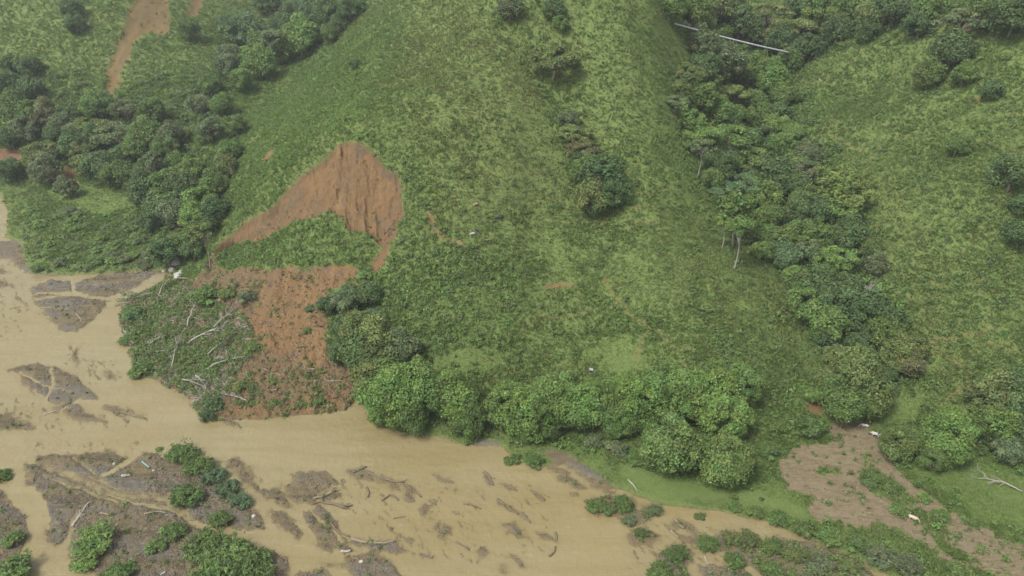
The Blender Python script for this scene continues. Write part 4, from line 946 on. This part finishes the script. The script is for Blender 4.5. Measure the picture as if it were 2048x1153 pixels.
def grass_object(name, n, R, label=None):
    x, y, z, u, v, d = scatter(n, R)
    bz = gsample(bare, x, y); rv = gsample(riv, x, y)
    bz = np.where(gsample(scar, x, y) > -.6, (gsample(scar, x, y) > 0) * 1.0, bz)
    keep = (R.random(len(x)) > bz * 1.15) & ((z > .12)) & (rv < .5)
    # tufts that lap over the edges of the scar, and the islets of grass in the shallows
    x, y, z, u, v, d, rv = (q[keep] for q in (x, y, z, u, v, d, rv))
    m = len(x)
    me_ = gsample(mead, x, y); lu = gsample(lush, x, y)
    hgt = (.65 + .5 * vnoise(x / 3, y / 3) + .5 * vnoise(x / 9, y / 9)) * (1 - .5 * me_) * R.uniform(.6, 1.25, m) * np.clip(d / 330, .7, 1.6)
    hgt *= np.where(rv > -9, .6, 1.0)
    col = grass_hue(x, y, u, v, R)
    K = 4
    p = np.repeat(np.stack([x, y, z], -1), K, 0); hk = np.repeat(hgt, K)[:, None]
    az = R.uniform(0, 6.28, m * K); lean = R.uniform(.25, 1.1, m * K)
    comb = np.repeat(fbm(x / 14 + 3, y / 14, 2), K) * 2.5 + 1.2           # wind and cattle comb it one way
    az = az * .6 + comb
    dr = np.stack([np.cos(az) * np.sin(lean), np.sin(az) * np.sin(lean), np.cos(lean)], -1)
    sd = unit(np.cross(dr, R.normal(size=(m * K, 3))))
    base = p + R.normal(size=(m * K, 3)) * np.array([.28, .28, 0]) - np.array([0, 0, .1])
    wdt = hk * R.uniform(.11, .22, (m * K, 1))
    tip = base + dr * hk * 1.1 - np.array([0, 0, .12]) * hk
    midp = base + dr * hk * .55 + np.array([0, 0, .1]) * hk
    V_ = np.stack([base, midp + sd * wdt, tip, midp - sd * wdt], 1).reshape(-1, 3)
    C_ = np.repeat(np.repeat(col, K, 0) * (1 + R.normal(size=(m * K, 1)) * .12), 4, 0)
    o = link(name, mesh_from(name, V_, np.arange(len(V_)).reshape(-1, 4), {'tint': np.clip(C_, .01, .6)}), M_LEAF)
    tag(o, label, None, None, 'stuff'); o.color = (1, 1, 1, 1)
    print(name, m, len(V_) // 4)
def shrub_object(name, n, R, dens, rlo, rhi, per, leaf, colfn):
    x, y, z, u, v, d = scatter(n, R)
    k = R.random(len(x)) < dens(x, y, z, u, v)
    x, y, z, u, v, d = (q[k] for q in (x, y, z, u, v, d))
    m = len(x)
    if m == 0: return
    rad = R.uniform(rlo, rhi, m) ** 1.0 * R.choice([.7, 1, 1, 1.35], m)
    col = colfn(x, y, u, v, R, m)
    K = per
    dd = unit(R.normal(size=(m * K, 3)) + np.array([0, 0, .7]))
    sub = R.normal(size=(m, 4, 3)) * np.array([.42, .42, .25])                    # four lobes per shrub
    lob = sub[np.repeat(np.arange(m), K), R.integers(4, size=m * K)]
    rk = np.repeat(rad, K)[:, None]
    p = np.repeat(np.stack([x, y, z + rad * .35], -1), K, 0) + (lob + dd * .55 * R.uniform(.7, 1.1, (m * K, 1))) * rk
    V_, F_ = cards(p, dd * .8 + R.normal(size=(m * K, 3)) * .4 + np.array([0, 0, .2]), leaf * np.repeat(np.sqrt(rad), K), 1.6, R, .15)
    C_ = np.repeat(np.repeat(col, K, 0) * (1 + R.normal(size=(m * K, 1)) * .15), 4, 0)
    o = link(name, mesh_from(name, V_, F_, {'tint': np.clip(C_, .008, .6)}), M_LEAF)
    tag(o, None, None, None, 'stuff'); o.color = (1, 1, 1, 1)
    print(name, m, len(F_))
R3 = np.random.default_rng(31)
grass_object('grass', 1150000, R3)
def scrub_dens(x, y, z, u, v):
    b = fbm(x / 11 + 9, y / 11, 3)
    base = .09 + .3 * np.clip(b + .1, 0, 1) + .12 * (u > 1500)
    base = np.where(z < 3.2, base * .35, base)
    q = np.maximum(base * (u < 2100), gsample(lush, x, y) * (.75 + .4 * b)) * (1 - gsample(bare, x, y)) * (1 - gsample(mead, x, y) * .93)
    q = np.maximum(q, np.where(gsample(tangle, x, y) > 0, .3 + .7 * b, 0))
    return q * (gsample(riv, x, y) < -.3)
def scrub_col(x, y, u, v, R, m):
    pal = np.array([HUES[k] for k in ('mid', 'mid', 'bright', 'dark', 'olive', 'grey', 'mid', 'bright')])
    c = pal[(R.integers(0, len(pal), m) + (fbm(x / 8, y / 8, 2) * 3).astype(int)) % len(pal)]
    br = blob(u, v, 560, 330, 200, 160)[:, None] + .8 * blob(u, v, 850, 620, 160, 120)[:, None]
    c = c * (1 - .45 * br) + np.array(HUES['bright']) * .45 * br
    th = (1 - gsample(lush, x, y))[:, None] * .85                       # on the open face the scrub is close to the grass in colour
    c = c * (1 - th) + np.array([.105, .164, .046]) * th
    lf = .95 * sstep(.1, .5, blob(u, v, 170, 460, 200, 90))[:, None]
    c = c * (1 - lf) + np.array([.13, .172, .075]) * lf
    return c * (1 + R.normal(size=(m, 1)) * .13) * (1 + R.normal(size=(m, 3)) * .05)
shrub_object('undergrowth', 190000, R3, scrub_dens, .55, 1.5, 48, .4, scrub_col)
shrub_object('thicket', 150000, R3, lambda x, y, z, u, v: np.where((gsample(lush, x, y) > .86) & ((v < 560) | (u > 1500)) & ((u < 460) | (u > 1330) | (v < 100)) & (gsample(mead, x, y) < .3), .55, 0) * (gsample(riv, x, y) < -2) * (1 - np.clip(gsample(m_soil, x, y) * 2, 0, 1)), 1.4, 3.0, 90, .42, lambda x, y, u, v, R, m: np.array([HUES[k] for k in ('mid', 'dark', 'mid', 'bright', 'olive', 'blue')])[R.integers(0, 6, m)] * (1 + R.normal(size=(m, 1)) * .14))
def weeds_dens(x, y, z, u, v):                                                     # sprouting on the slide and on the bars
    t = gsample(tangle, x, y); f = gsample(fan, x, y); fr = gsample(fanred, x, y)
    n = fbm(x / 5, y / 5, 3)
    q = np.where(t > -.5, .7 + .8 * n, 0) + np.where((f > 0) & (t < -.5), .05 + 1.1 * np.clip(n - .12, 0, 1), 0) * np.where(fr > 0, .55, 1)
    sc_ = gsample(scar, x, y)
    q = np.where((sc_ > .5), .012 * (v > 420), q)
    mdq = np.where((gsample(MUDALL, x, y) > 0), .03 + .2 * np.clip(n, 0, 1), 0)
    isl = np.where((gsample(riv, x, y) > .3) & (z > .1), np.where(u > 1170, .13, .012), 0)
    return np.maximum.reduce([q * (gsample(riv, x, y) < .5), mdq * (1 - .8 * gsample(m_mud, x, y)), isl])
MUDALL = warped(MUD, 1.8, 1.0)
def weeds_col(x, y, u, v, R, m):
    pal = np.array([HUES[k] for k in ('mid', 'bright', 'olive', 'mid', 'yellow', 'olive', 'brown', 'grey')])
    return pal[R.integers(0, len(pal), m)] * (1 + R.normal(size=(m, 1)) * .18)
shrub_object('weeds', 900000, R3, weeds_dens, .35, .95, 30, .34, weeds_col)
# drift litter: twigs and sticks lying on the bars and the slide
def litter(name, n, R, dens, mat, lo, hi, th):
    x, y, z, u, v, d = scatter(n, R)
    k = R.random(len(x)) < dens(x, y, z, u, v)
    x, y, z, d = x[k], y[k], z[k], d[k]
    m = len(x)
    L = R.uniform(lo, hi, m) ** 1.0; az = -.9 + R.normal(size=m) * .75 + R.choice([0, math.pi], m)
    dr = np.stack([np.cos(az), np.sin(az), R.normal(size=m) * .12], -1)
    sd = np.stack([-np.sin(az), np.cos(az), az * 0], -1)
    r = (th * R.uniform(.5, 1.3, m) * np.sqrt(L))[:, None]
    c = np.stack([x, y, z + .08], -1); b = sd * L[:, None] * R.normal(size=(m, 1)) * .12
    up = np.array([0, 0, 1.0])
    rings = []
    for t, k_ in ((-.5, 1.0), (0, .9), (.5, .45)):
        q = c + dr * L[:, None] * t + (b if t == 0 else 0)
        rings += [q + sd * r * k_, q + up * r * 1.3 * k_, q - sd * r * k_]
    V_ = np.stack(rings, 1).reshape(-1, 3)
    f = np.array([[0, 1, 4, 3], [1, 2, 5, 4], [3, 4, 7, 6], [4, 5, 8, 7]])
    F_ = (np.arange(m)[:, None, None] * 9 + f[None]).reshape(-1, 4)
    tag(link(name, mesh_from(name, V_, F_), mat), kind='stuff')
    print(name, m)
def bar_dens(x, y, z, u, v):
    w_ = gsample(riv, x, y); s_ = np.clip(fbm((x * .62 - y * .78) / 7 + 5, (x * .78 + y * .62) / 2.2, 3) + .35, 0, 1)
    return np.where((w_ > 0) & (z > .03), s_ * (.35 + .9 * ((u - .45 * v) > -130) * (u < 560)), 0)
litter('driftwood_litter', 700000, R3, bar_dens, M_DRIFT, .5, 2.2, .045)
litter('wet_drift_litter', 520000, R3, bar_dens, M_DRIFTDARK, .5, 2.4, .07)
litter('fallen_branches', 2600000, R3, lambda x, y, z, u, v: np.where((gsample(tangle, x, y) > 0) & (gsample(riv, x, y) < .4), .6, np.where(gsample(fan, x, y) > 0, .014, 0)) * np.clip(fbm(x / 5 + 3, y / 5, 2) + .6, 0, 1), M_PALE, 1.0, 4.2, .045)
print('cover', time.time() - T0)

def lumps_object(name, n, R, dens, mat, lo, hi, flat_=.7):
    x, y, z, u, v, d = scatter(n, R)
    k = R.random(len(x)) < dens(x, y, z, u, v)
    x, y, z = x[k], y[k], z[k]; m = len(x)
    r = lo + (hi - lo) * R.random(m) ** 3
    c8 = np.array([[a, b, c] for a in (-1, 1) for b in (-1, 1) for c in (-1, 1)], float) * .62
    V_ = c8[None] * (1 + R.normal(size=(m, 8, 3)) * .28) * np.array([1, 1, flat_])
    az = R.uniform(0, 6.28, m); ca, sa = np.cos(az)[:, None], np.sin(az)[:, None]
    V_ = np.stack([V_[..., 0] * ca - V_[..., 1] * sa, V_[..., 0] * sa + V_[..., 1] * ca, V_[..., 2]], -1) * r[:, None, None] + np.stack([x, y, z + r * .2], -1)[:, None]
    f = np.array([[0, 1, 3, 2], [4, 6, 7, 5], [0, 4, 5, 1], [2, 3, 7, 6], [0, 2, 6, 4], [1, 5, 7, 3]])
    F_ = (np.arange(m)[:, None, None] * 8 + f[None]).reshape(-1, 4)
    tag(link(name, mesh_from(name, V_.reshape(-1, 3), F_), mat), kind='stuff')
    print(name, m)
M_CLOD, M_COB = plain_material('soil_clods', (.105, .058, .03), .9, .25, .15), plain_material('cobbles', (.105, .094, .072), .8, .25, .2)
lumps_object('soil_clods', 1800000, R3, lambda x, y, z, u, v: np.where((gsample(fan, x, y) > 0) & (gsample(riv, x, y) < 0), .13 * np.clip(fbm(x / 6, y / 6, 3) + .5, 0, 1), np.where((gsample(scar, x, y) > .5), .006 + .06 * (v > 455), 0)), M_CLOD, .12, .6)
lumps_object('cobbles', 2200000, R3, lambda x, y, z, u, v: np.where((gsample(riv, x, y) > 0) & (z > .05), .18 * np.clip(fbm(x / 7 + 60, y / 7, 3) + .3, 0, 1), np.where(gsample(gbank, x, y) > 0, .1, 0)), M_COB, .08, .4)

# ---------------------------------------------------------------- logs, snags, fallen trees
R4 = np.random.default_rng(91)
def at(u, v):
    x, y, z = cast(u, v)
    return np.array([float(x[0]), float(y[0]), float(z[0])])
def log(u1, v1, u2, v2, r, mat, label, root=False, name='log', stubs=2, lift=.6, curve=.05):
    a, b = at(u1, v1), at(u2, v2)
    a[2], b[2] = max(a[2], 0) + r * lift, max(b[2], 0) + r * lift
    o = a.copy()
    L = np.linalg.norm(b - a)
    C = Cloud()
    t = np.linspace(0, 1, 9)[:, None]
    side = unit(np.cross(b - a, np.array([0, 0, 1.0])))
    p = a + (b - a) * t + side * (np.sin(t * math.pi) * R4.normal() * curve * L + R4.normal(size=t.shape) * .01 * L) + np.array([0, 0, 1]) * R4.normal(size=t.shape) * r * .2
    rad = r * (1.0 - .5 * t[:, 0]) * (1 + R4.normal(size=9) * .07)
    C.add(*tube(p - o, rad, 8))
    for k in range(stubs):
        i = R4.integers(2, 8)
        d = unit((b - a) / L * R4.uniform(.3, 1) + side * R4.choice([-1, 1]) * R4.uniform(.4, 1) + np.array([0, 0, R4.uniform(0, .6)]))
        limb(C, p[i] - o, p[i] - o + d * L * R4.uniform(.12, .3), r * .4, r * .12, R4, .08, 5, 4)
    ob = link(name, C.mesh(name, True), mat)
    ob.location = o
    if root:
        Cr = Cloud()
        ax = unit(a - b)
        for k in range(10):
            d = unit(ax * .5 + R4.normal(size=3) * .8)
            limb(Cr, ax * -.1 * r, d * r * R4.uniform(2.2, 4), r * .55, r * .1, R4, .15, 5, 4)
        link('root_plate', Cr.mesh('root_plate', True), mat, ob)
    tag(ob, label, 'log', 'driftwood logs')
    return ob
DR, DK, PA = M_DRIFT, M_DRIFTDARK, M_PALE
for a in [
    (145, 1056, 177, 1008, .42, PA, 'long pale split log on the left part of the large gravel bar'), (153, 1040, 161, 1020, .25, PA, 'short pale prong beside the long split log on the gravel bar'),
    (201, 1027, 224, 1032, .3, DR, 'brown log in the middle of the driftwood belt, left of another'), (288, 1030, 334, 1027, .28, DR, 'thin straight log lying level on the driftwood belt'), (245, 954, 261, 951, .5, PA, 'short thick pale log near the water notch of the large gravel bar'),
    (399, 951, 417, 961, .28, DR, 'brown log next to the bushes on the upper gravel bar'), (87, 832, 121, 821, .2, PA, 'thin pale pole at the tail of the left gravel bar'), (331, 1145, 321, 1151, .3, PA, 'pale stick at the frame edge of the large gravel bar'),
    (683, 1105, 702, 1103, .42, PA, 'short pale log at the downstream tip of the striped gravel bar'), (732, 943, 808, 968, .38, DK, 'long dark log leading down the midstream log chain'), (808, 970, 843, 997, .36, DK, 'dark log at the lower end of the midstream log chain'),
    (706, 946, 733, 936, .4, DK, 'dark log at the head of the midstream log chain'), (763, 1004, 781, 992, .35, DK, 'left half of the bent snag in midstream'), (781, 992, 797, 1004, .3, DK, 'right half of the bent snag in midstream'), (733, 978, 735, 997, .35, DK, 'stubby dark log standing out of the water below the chain head'),
    (787, 1040, 811, 1036, .2, DK, 'thin dark stick afloat alone in midstream'), (857, 1003, 873, 1012, .3, DK, 'dark log across the twin gravel islets'), (703, 1079, 792, 1084, .45, DR, 'long pale brown log lying along the lowest midstream bar'), (661, 1046, 700, 1077, .3, DK, 'dark log running down to the lowest midstream bar'),
    (912, 1086, 937, 1101, .28, DK, 'dark log trailing from the islet right of midstream'), (933, 1010, 962, 1020, .3, DK, 'dark slanting log in open water above the right log train'), (995, 1001, 1037, 1030, .4, DK, 'upper log of the right log train'), (1044, 1027, 1061, 1048, .36, DK, 'lower log of the right log train'),
    (1072, 1069, 1094, 1070, .3, DK, 'branched dark snag in the water far from any bar'), (1110, 1068, 1114, 1082, .34, DK, 'small upright snag right of the branched one'), (1098, 1116, 1111, 1096, .34, DK, 'dark crooked snag lowest in the open river'), (968, 947, 986, 972, .4, DK, 'thick dark log on the little bar below the bend'),
    (839, 1110, 865, 1119, .3, DK, 'dark log drifting below the lowest midstream bar'), (1267, 1104, 1276, 1120, .28, DK, 'small dark log near the drowned scrub, in open water'), (1341, 1063, 1357, 1077, .34, DR, 'grey log jammed on the snag heap of the drowned scrub'), (1348, 1040, 1368, 1058, .34, DR, 'upper grey log of the snag heap in the drowned scrub'),
    (1408, 1114, 1415, 1131, .25, PA, 'pale leaning stick among the drowned willows'), (1256, 960, 1274, 983, .22, PA, 'pale branch fallen over the meadow bank'), (153, 629, 163, 645, .22, PA, 'pale forked snag near the tip of the triangular gravel bar'), (1066, 986, 1088, 1003, .28, DK, 'small dark log upstream of the grass islets'),
    (440, 837, 482, 858, .26, DK, 'dark log in the water off the landslide toe'), (1000, 968, 1034, 983, .24, DK, 'broken dark log between the bend and the right log train'), (866, 951, 907, 966, .24, DK, 'ragged dark log under the bend'), (205, 818, 292, 838, .26, DK, 'dark drift log lying across the left channel'),
    (628, 762, 684, 763, .2, PA, 'thin pale pole lying on the lower landslide'), (1636, 160, 1656, 170, .25, PA, 'pale dead branch on the right hand hill below the pipe end')]:
    log(*a)
log(666, 985, 626, 998, .5, DR, 'pale brown log with its roots up, on the round midstream bar', True)
log(692, 1018, 634, 1006, .5, DK, 'dark log with a root plate, below the pale rooted one', True)
def fallen(u1, v1, u2, v2, r, label, leaves=None, nb=6):
    a, b = at(u1, v1), at(u2, v2)
    a[2] += r + .3; b[2] += r + .8
    L = np.linalg.norm(b - a)
    ob = bpy.data.objects.new('fallen_tree', None); COL.objects.link(ob); ob.location = a
    C = Cloud()
    t = np.linspace(0, 1, 8)[:, None]
    p = (b - a) * t + np.array([0, 0, 1]) * np.sin(t * math.pi) * .08 * L + R4.normal(size=(8, 3)) * .012 * L
    C.add(*tube(p, r * (1 - .7 * t[:, 0]), 7))
    for k in range(6):
        limb(C, p[0], unit(-(b - a) / L * .6 + R4.normal(size=3) * .7) * r * 3.2, r * .5, r * .1, R4, .15, 4, 4)
    link('trunk', C.mesh('trunk', True), M_PALE, ob)
    tips = []
    for k in range(nb):
        C = Cloud()
        q = p[R4.integers(3, 8)]
        d = unit((b - a) / L * R4.uniform(.5, 1.2) + R4.normal(size=3) * .45 + np.array([0, 0, .15]))
        e = q + d * L * R4.uniform(.25, .6)
        limb(C, q, e, r * .45, r * .12, R4, .12, 5, 6)
        for j in range(3):
            s_ = q + (e - q) * R4.uniform(.4, 1)
            e2 = s_ + unit(d + R4.normal(size=3) * .6) * L * R4.uniform(.12, .25)
            limb(C, s_, e2, r * .2, r * .06, R4, .1, 4, 4); tips.append(e2)
        link('branch', C.mesh('branch', True), M_PALE, ob)
    if leaves:
        C = Cloud()
        for e in tips:
            puff(C, e, .9, 22, .4, R4, .6, .2, clump_tint(R4))
        lf = link('leaves', C.mesh('leaves'), M_LEAF, ob); lf.color = (*HUES[leaves], 1)
    tag(ob, label, 'fallen tree', 'trees felled by the landslide')
for a in [
    (377, 690, 445, 661, .34, 'long pale fallen tree across the middle of the landslide tangle', None, 8), (374, 652, 402, 603, .3, 'straight pale fallen trunk leaning against the large bright bush', None, 3), (410, 743, 470, 722, .28, 'greenish fallen trunk lying low in the tangle, towards the toe', 'mid', 4),
    (415, 712, 456, 686, .24, 'fallen tree just below the long pale one, lying parallel', 'olive', 6), (425, 660, 468, 628, .26, 'many branched bare fallen tree below the grey green bush', None, 10), (392, 752, 418, 790, .28, 'pale fallen tree with sprawling white limbs above the toe bush', None, 8),
    (362, 762, 412, 782, .24, 'fallen tree pointing from the river to the toe bush', None, 6), (500, 806, 455, 796, .22, 'reddish bare fallen tree lying on the red toe soil', None, 8), (310, 588, 262, 606, .22, 'grey fallen tree at the creek end of the tangle', 'grey', 6), (285, 652, 281, 626, .2, 'thin pale broken stem near the river side of the tangle', None, 2),
    (318, 592, 332, 572, .22, 'short fallen tree by the creek mouth', 'olive', 5), (437, 606, 462, 584, .22, 'fallen tree between the bright bush and the grey green bush', 'yellow', 5), (345, 735, 358, 690, .22, 'brown fallen tree with bare twigs, towards the river', None, 9), (300, 690, 340, 672, .22, 'leafy fallen tree in the river half of the tangle', 'mid', 6),
    (375, 560, 338, 566, .22, 'pale fallen trunk beside the grey creek slab', None, 3), (2040, 985, 1965, 962, .25, 'bare grey fallen tree on the meadow by the right hand hill foot', None, 9), (330, 705, 290, 715, .22, 'low leafy fallen tree close to the river edge bushes', 'olive', 6)]:
    fallen(*a)

# ---------------------------------------------------------------- stones
M_STONE, M_WSTONE = plain_material('grey_stone', (.2, .195, .185), .8, .2, 1.5), plain_material('pale_stone', (.26, .25, .22), .8, .12, 1.5)
def rock(u, v, w, mat, label, flatn=.65, name='boulder'):
    p = at(u, v); d = p[1] * CP - (p[2] - CAM_H) * SP
    r = w * d / FPX / 2
    bm = bmesh.new(); bmesh.ops.create_icosphere(bm, subdivisions=3, radius=r)
    k = R4.uniform(0, 50, 3)
    for q in bm.verts:
        n = float(fbm(np.array([q.co.x / r * .8 + k[0] + q.co.z / r * .5]), np.array([q.co.y / r * .8 + k[1] - q.co.z / r * .4]), 3)[0])
        q.co *= 1 + .38 * n
        q.co.z *= flatn
    me = bpy.data.meshes.new(name); bm.to_mesh(me); bm.free()
    ob = link(name, me, mat); ob.location = (p[0], p[1], p[2] + r * .12); ob.rotation_euler = (0, 0, R4.uniform(0, 6))
    tag(ob, label, 'rock', 'boulders')
rock(344, 541, 13, M_WSTONE, 'pale rounded boulder in the creek mouth', .9); rock(328, 543, 8, M_WSTONE, 'small white boulder left of the pale one in the creek mouth'); rock(354, 527, 24, M_STONE, 'big dark grey boulder above the creek mouth', .8); rock(356, 552, 24, M_WSTONE, 'flat grey slab at the creek mouth', .25)
rock(362, 543, 8, M_STONE, 'small grey boulder between the slab and the slide'); rock(722, 1124, 8, M_WSTONE, 'white stone on the dark bar at the frame edge'); rock(229, 928, 6, M_WSTONE, 'white stone near the water notch of the large gravel bar'); rock(307, 942, 6, M_WSTONE, 'white stone amid the twigs below the turquoise pipe'); rock(508, 1033, 9, M_WSTONE, 'pale block near the downstream point of the large gravel bar', .9)

# ---------------------------------------------------------------- turquoise pipe and white sheet
M_TURQ, M_SHEET = plain_material('turquoise_plastic', (.12, .24, .22), .4, .08), plain_material('white_plastic', (.22, .22, .22), .5, .08)
a, b = at(284, 925), at(299, 937)
C = Cloud(); t = np.linspace(0, 1, 6)[:, None]
C.add(*tube((b - a) * t, np.full(6, .2), 10))
o = link('plastic_pipe', C.mesh('plastic_pipe', True), M_TURQ); o.location = a + np.array([0, 0, .4]); tag(o, 'short turquoise plastic pipe washed up on the large gravel bar', 'pipe')
C = Cloud(); C.add(*tube(np.array([[0, 0, 0], [.03, .02, 0]]), [.24, .24], 10)); C.add(*tube(np.array([[0, 0, 0], [-.12, -.08, .02]]) + (b - a), [.25, .25], 10)); link('pipe_collar', C.mesh('pipe_collar', True), M_TURQ, o)
p = at(1182, 744)
bm = bmesh.new(); bmesh.ops.create_grid(bm, x_segments=10, y_segments=8, size=.7)
for q in bm.verts:
    q.co.z = .45 + .3 * math.sin(q.co.x * 3.1) * math.cos(q.co.y * 2.7) - .25 * (q.co.x ** 2 + q.co.y ** 2)
me = bpy.data.meshes.new('plastic_sheet'); bm.to_mesh(me); bm.free()
o = link('plastic_sheet', me, M_SHEET); o.location = p + np.array([0, 0, .7]); tag(o, 'crumpled white sheet caught in the scrub above the riverbank row', 'sheet')
md = o.modifiers.new('thickness', 'SOLIDIFY'); md.thickness = .02

# ---------------------------------------------------------------- the pipeline over the ravine
M_ZINC = plain_material('pale_metal_pipe', (.33, .35, .35), .45, .08, 1.0)
a, b = at(1348, 51), at(1618, 122)
a[2] += .8; b[2] += 2.2
root = bpy.data.objects.new('pipeline', None); COL.objects.link(root); root.location = a
tag(root, 'long pale pipeline crossing the wooded ravine in a straight line', 'pipeline')
C = Cloud(); t = np.linspace(0, 1, 40)[:, None]
line = (b - a) * t - np.array([0, 0, 1]) * np.sin(t * math.pi) * .8
C.add(*tube(line, np.full(40, .4), 12)); link('pipe', C.mesh('pipe', True), M_ZINC, root)
ax = unit(b - a)
for k in (5, 10, 15, 20, 25, 30, 35):
    C = Cloud(); C.add(*tube(np.array([line[k] - ax * .2, line[k] + ax * .2]), [.5, .5], 12)); link('collar', C.mesh('collar', True), M_ZINC, root)
for k in (7, 14, 26, 33):
    g = float(gsample(Z, np.array([a[0] + line[k][0]]), np.array([a[1] + line[k][1]]))[0]) - a[2]
    if line[k][2] - g > .6:
        C = Cloud(); C.add(*tube(np.array([[line[k][0], line[k][1], g - .5], line[k] - np.array([0, 0, .5])]), [.14, .12], 8)); link('support', C.mesh('support', True), M_BARK, root)

# ---------------------------------------------------------------- cattle
def cow_mesh(graze):
    n = [(-1.0, 0, 1.08, .24, .3), (-.55, 0, 1.05, .34, .38), (0, 0, 1.0, .37, .4), (.5, 0, 1.05, .33, .4), (.85, 0, 1.12, .22, .29)]
    v = [x[:3] for x in n]; r = [x[3:] for x in n]; e = [(i, i + 1) for i in range(4)]
    def chain(at_, pts):
        j = at_
        for x in pts:
            v.append(x[:3]); r.append((x[3], x[3])); e.append((j, len(v) - 1)); j = len(v) - 1
        return j
    if graze: h = chain(4, [(1.15, 0, .85, .17), (1.42, 0, .5, .14), (1.58, 0, .3, .13), (1.72, 0, .12, .085)])
    else: h = chain(4, [(1.15, 0, 1.35, .17), (1.4, 0, 1.48, .15), (1.62, 0, 1.36, .12), (1.8, 0, 1.25, .085)])
    for s in (-1, 1):
        chain(h - 1, [(v[h - 1][0] - .1, s * .2, v[h - 1][2] + .12, .05), (v[h - 1][0] - .12, s * .3, v[h - 1][2] + .12, .03)])     # ears
        chain(3, [(.6, s * .2, .62, .13), (.62, s * .2, .38, .075), (.6, s * .2, .1, .06), (.64, s * .2, 0, .07)])                    # fore legs
        chain(1, [(-.72, s * .2, .7, .17), (-.62, s * .2, .52, .1), (-.82, s * .2, .36, .07), (-.78, s * .2, .1, .06), (-.74, s * .2, 0, .07)])   # hind legs with hock
    chain(0, [(-1.2, 0, 1.05, .05), (-1.28, 0, .75, .035), (-1.28, 0, .45, .06)])
    me = bpy.data.meshes.new('cow_frame'); me.from_pydata(v, e, [])
    o = bpy.data.objects.new('cow_frame', me); COL.objects.link(o)
    o.modifiers.new('skin', 'SKIN')
    for i, (rx, ry) in enumerate(r): me.skin_vertices[0].data[i].radius = (rx, ry)
    me.skin_vertices[0].data[2].use_root = True
    o.modifiers.new('smooth', 'SUBSURF').levels = 2
    dg = bpy.context.evaluated_depsgraph_get()
    out = bpy.data.meshes.new_from_object(o.evaluated_get(dg))
    bpy.data.objects.remove(o); bpy.data.meshes.remove(me)
    for q in out.polygons: q.use_smooth = True
    return out
def hide_material(name, c1, c2, thr):
    m, nt, bs, out = new_mat(name); N = NT(nt)
    tc = N.n('ShaderNodeTexCoord')
    f = N.ramp(N.noise(tc.outputs['Object'], 1.3, 2, .4), [(thr - .02, (0, 0, 0)), (thr + .02, (1, 1, 1))])
    N.l(N.mix(f, c1, c2), bs.inputs['Base Color']); bs.inputs['Roughness'].default_value = .75
    return m
COWS = [cow_mesh(True), cow_mesh(False)]
M_HORN = plain_material('horn', (.35, .3, .22), .5)
WHT, BLK, BRN, TAN, CRM = (.3, .29, .265), (.02, .019, .018), (.12, .055, .028), (.25, .16, .09), (.3, .25, .19)
for u, v, w, pose, az, c1, c2, thr, lab in [
    (945, 469, 11, 0, 20, WHT, BLK, .6, 'white cow with dark patches grazing on the upper face above the scrub'), (954, 461, 10, 0, -50, BLK, WHT, .66, 'black cow with a white rump just behind the patched white one'), (994, 437, 10, 0, 10, BLK, BLK, .5, 'black cow furthest up the grassy face'), (1003, 436, 8, 1, 60, BLK, WHT, .7, 'dark cow touching the furthest black cow'),
    (978, 482, 10, 0, 15, BRN, BRN, .5, 'reddish brown cow lowest of the grazing group on the face'), (952, 410, 9, 0, 30, TAN, BRN, .6, 'tan cow alone on the face above the grazing group'), (1738, 843, 12, 1, -110, TAN, BRN, .7, 'tan cow turned away under the ravine foot trees'), (1728, 853, 15, 0, 160, WHT, (.4, .4, .36), .6, 'white cow at the head of the trampled mud'),
    (1750, 871, 18, 0, 150, WHT, BLK, .5, 'black and white cow beside the round pale tree at the mud'), (1825, 1038, 19, 0, -35, CRM, WHT, .6, 'cream cow standing on the mud track near the river hedge')]:
    p = at(u, v + 3); d = p[1] * CP - (p[2] - CAM_H) * SP
    me = COWS[pose].copy()
    me.materials.clear(); me.materials.append(hide_material('cow_hide', c1, c2, thr))
    o = link('cow', me, None); o.location = p + np.array([0, 0, .02]); o.rotation_euler = (0, 0, math.radians(az))
    s = max(w * d / FPX / 2.3, .95); s = min(s, 1.35); o.scale = (s, s, s)
    tag(o, lab, 'cow', 'cattle')
    C = Cloud(); hx, hz = (1.42, .62) if pose == 0 else (1.42, 1.62)
    for s_ in (-1, 1): C.add(*tube(np.array([[hx, s_ * .1, hz], [hx + .02, s_ * .22, hz + .06], [hx + .1, s_ * .27, hz + .16]]), [.035, .028, .008], 6))
    link('horns', C.mesh('horns', True), M_HORN, o)
print('things', time.time() - T0, len(bpy.data.objects), Z.max())

# ---------------------------------------------------------------- thin damp air
HAZE = 0.0001
if HAZE > 0:
    lo, hi = np.array([-1250., -120., -3.]), np.array([1250., 1000., max(CAM_H, Z.max()) + 40])
    V_ = np.array([[x, y, z] for x in (lo[0], hi[0]) for y in (lo[1], hi[1]) for z in (lo[2], hi[2])])
    F_ = np.array([[0, 1, 3, 2], [4, 6, 7, 5], [0, 4, 5, 1], [2, 3, 7, 6], [0, 2, 6, 4], [1, 5, 7, 3]])
    m, nt, bs, out = new_mat('haze'); nt.nodes.remove(bs)
    pv = nt.nodes.new('ShaderNodeVolumePrincipled'); pv.inputs['Density'].default_value = HAZE; pv.inputs['Color'].default_value = (.86, .9, .92, 1); pv.inputs['Anisotropy'].default_value = .2
    nt.links.new(pv.outputs[0], out.inputs['Volume'])
    tag(link('haze', mesh_from('haze', V_, F_), m), kind='stuff')
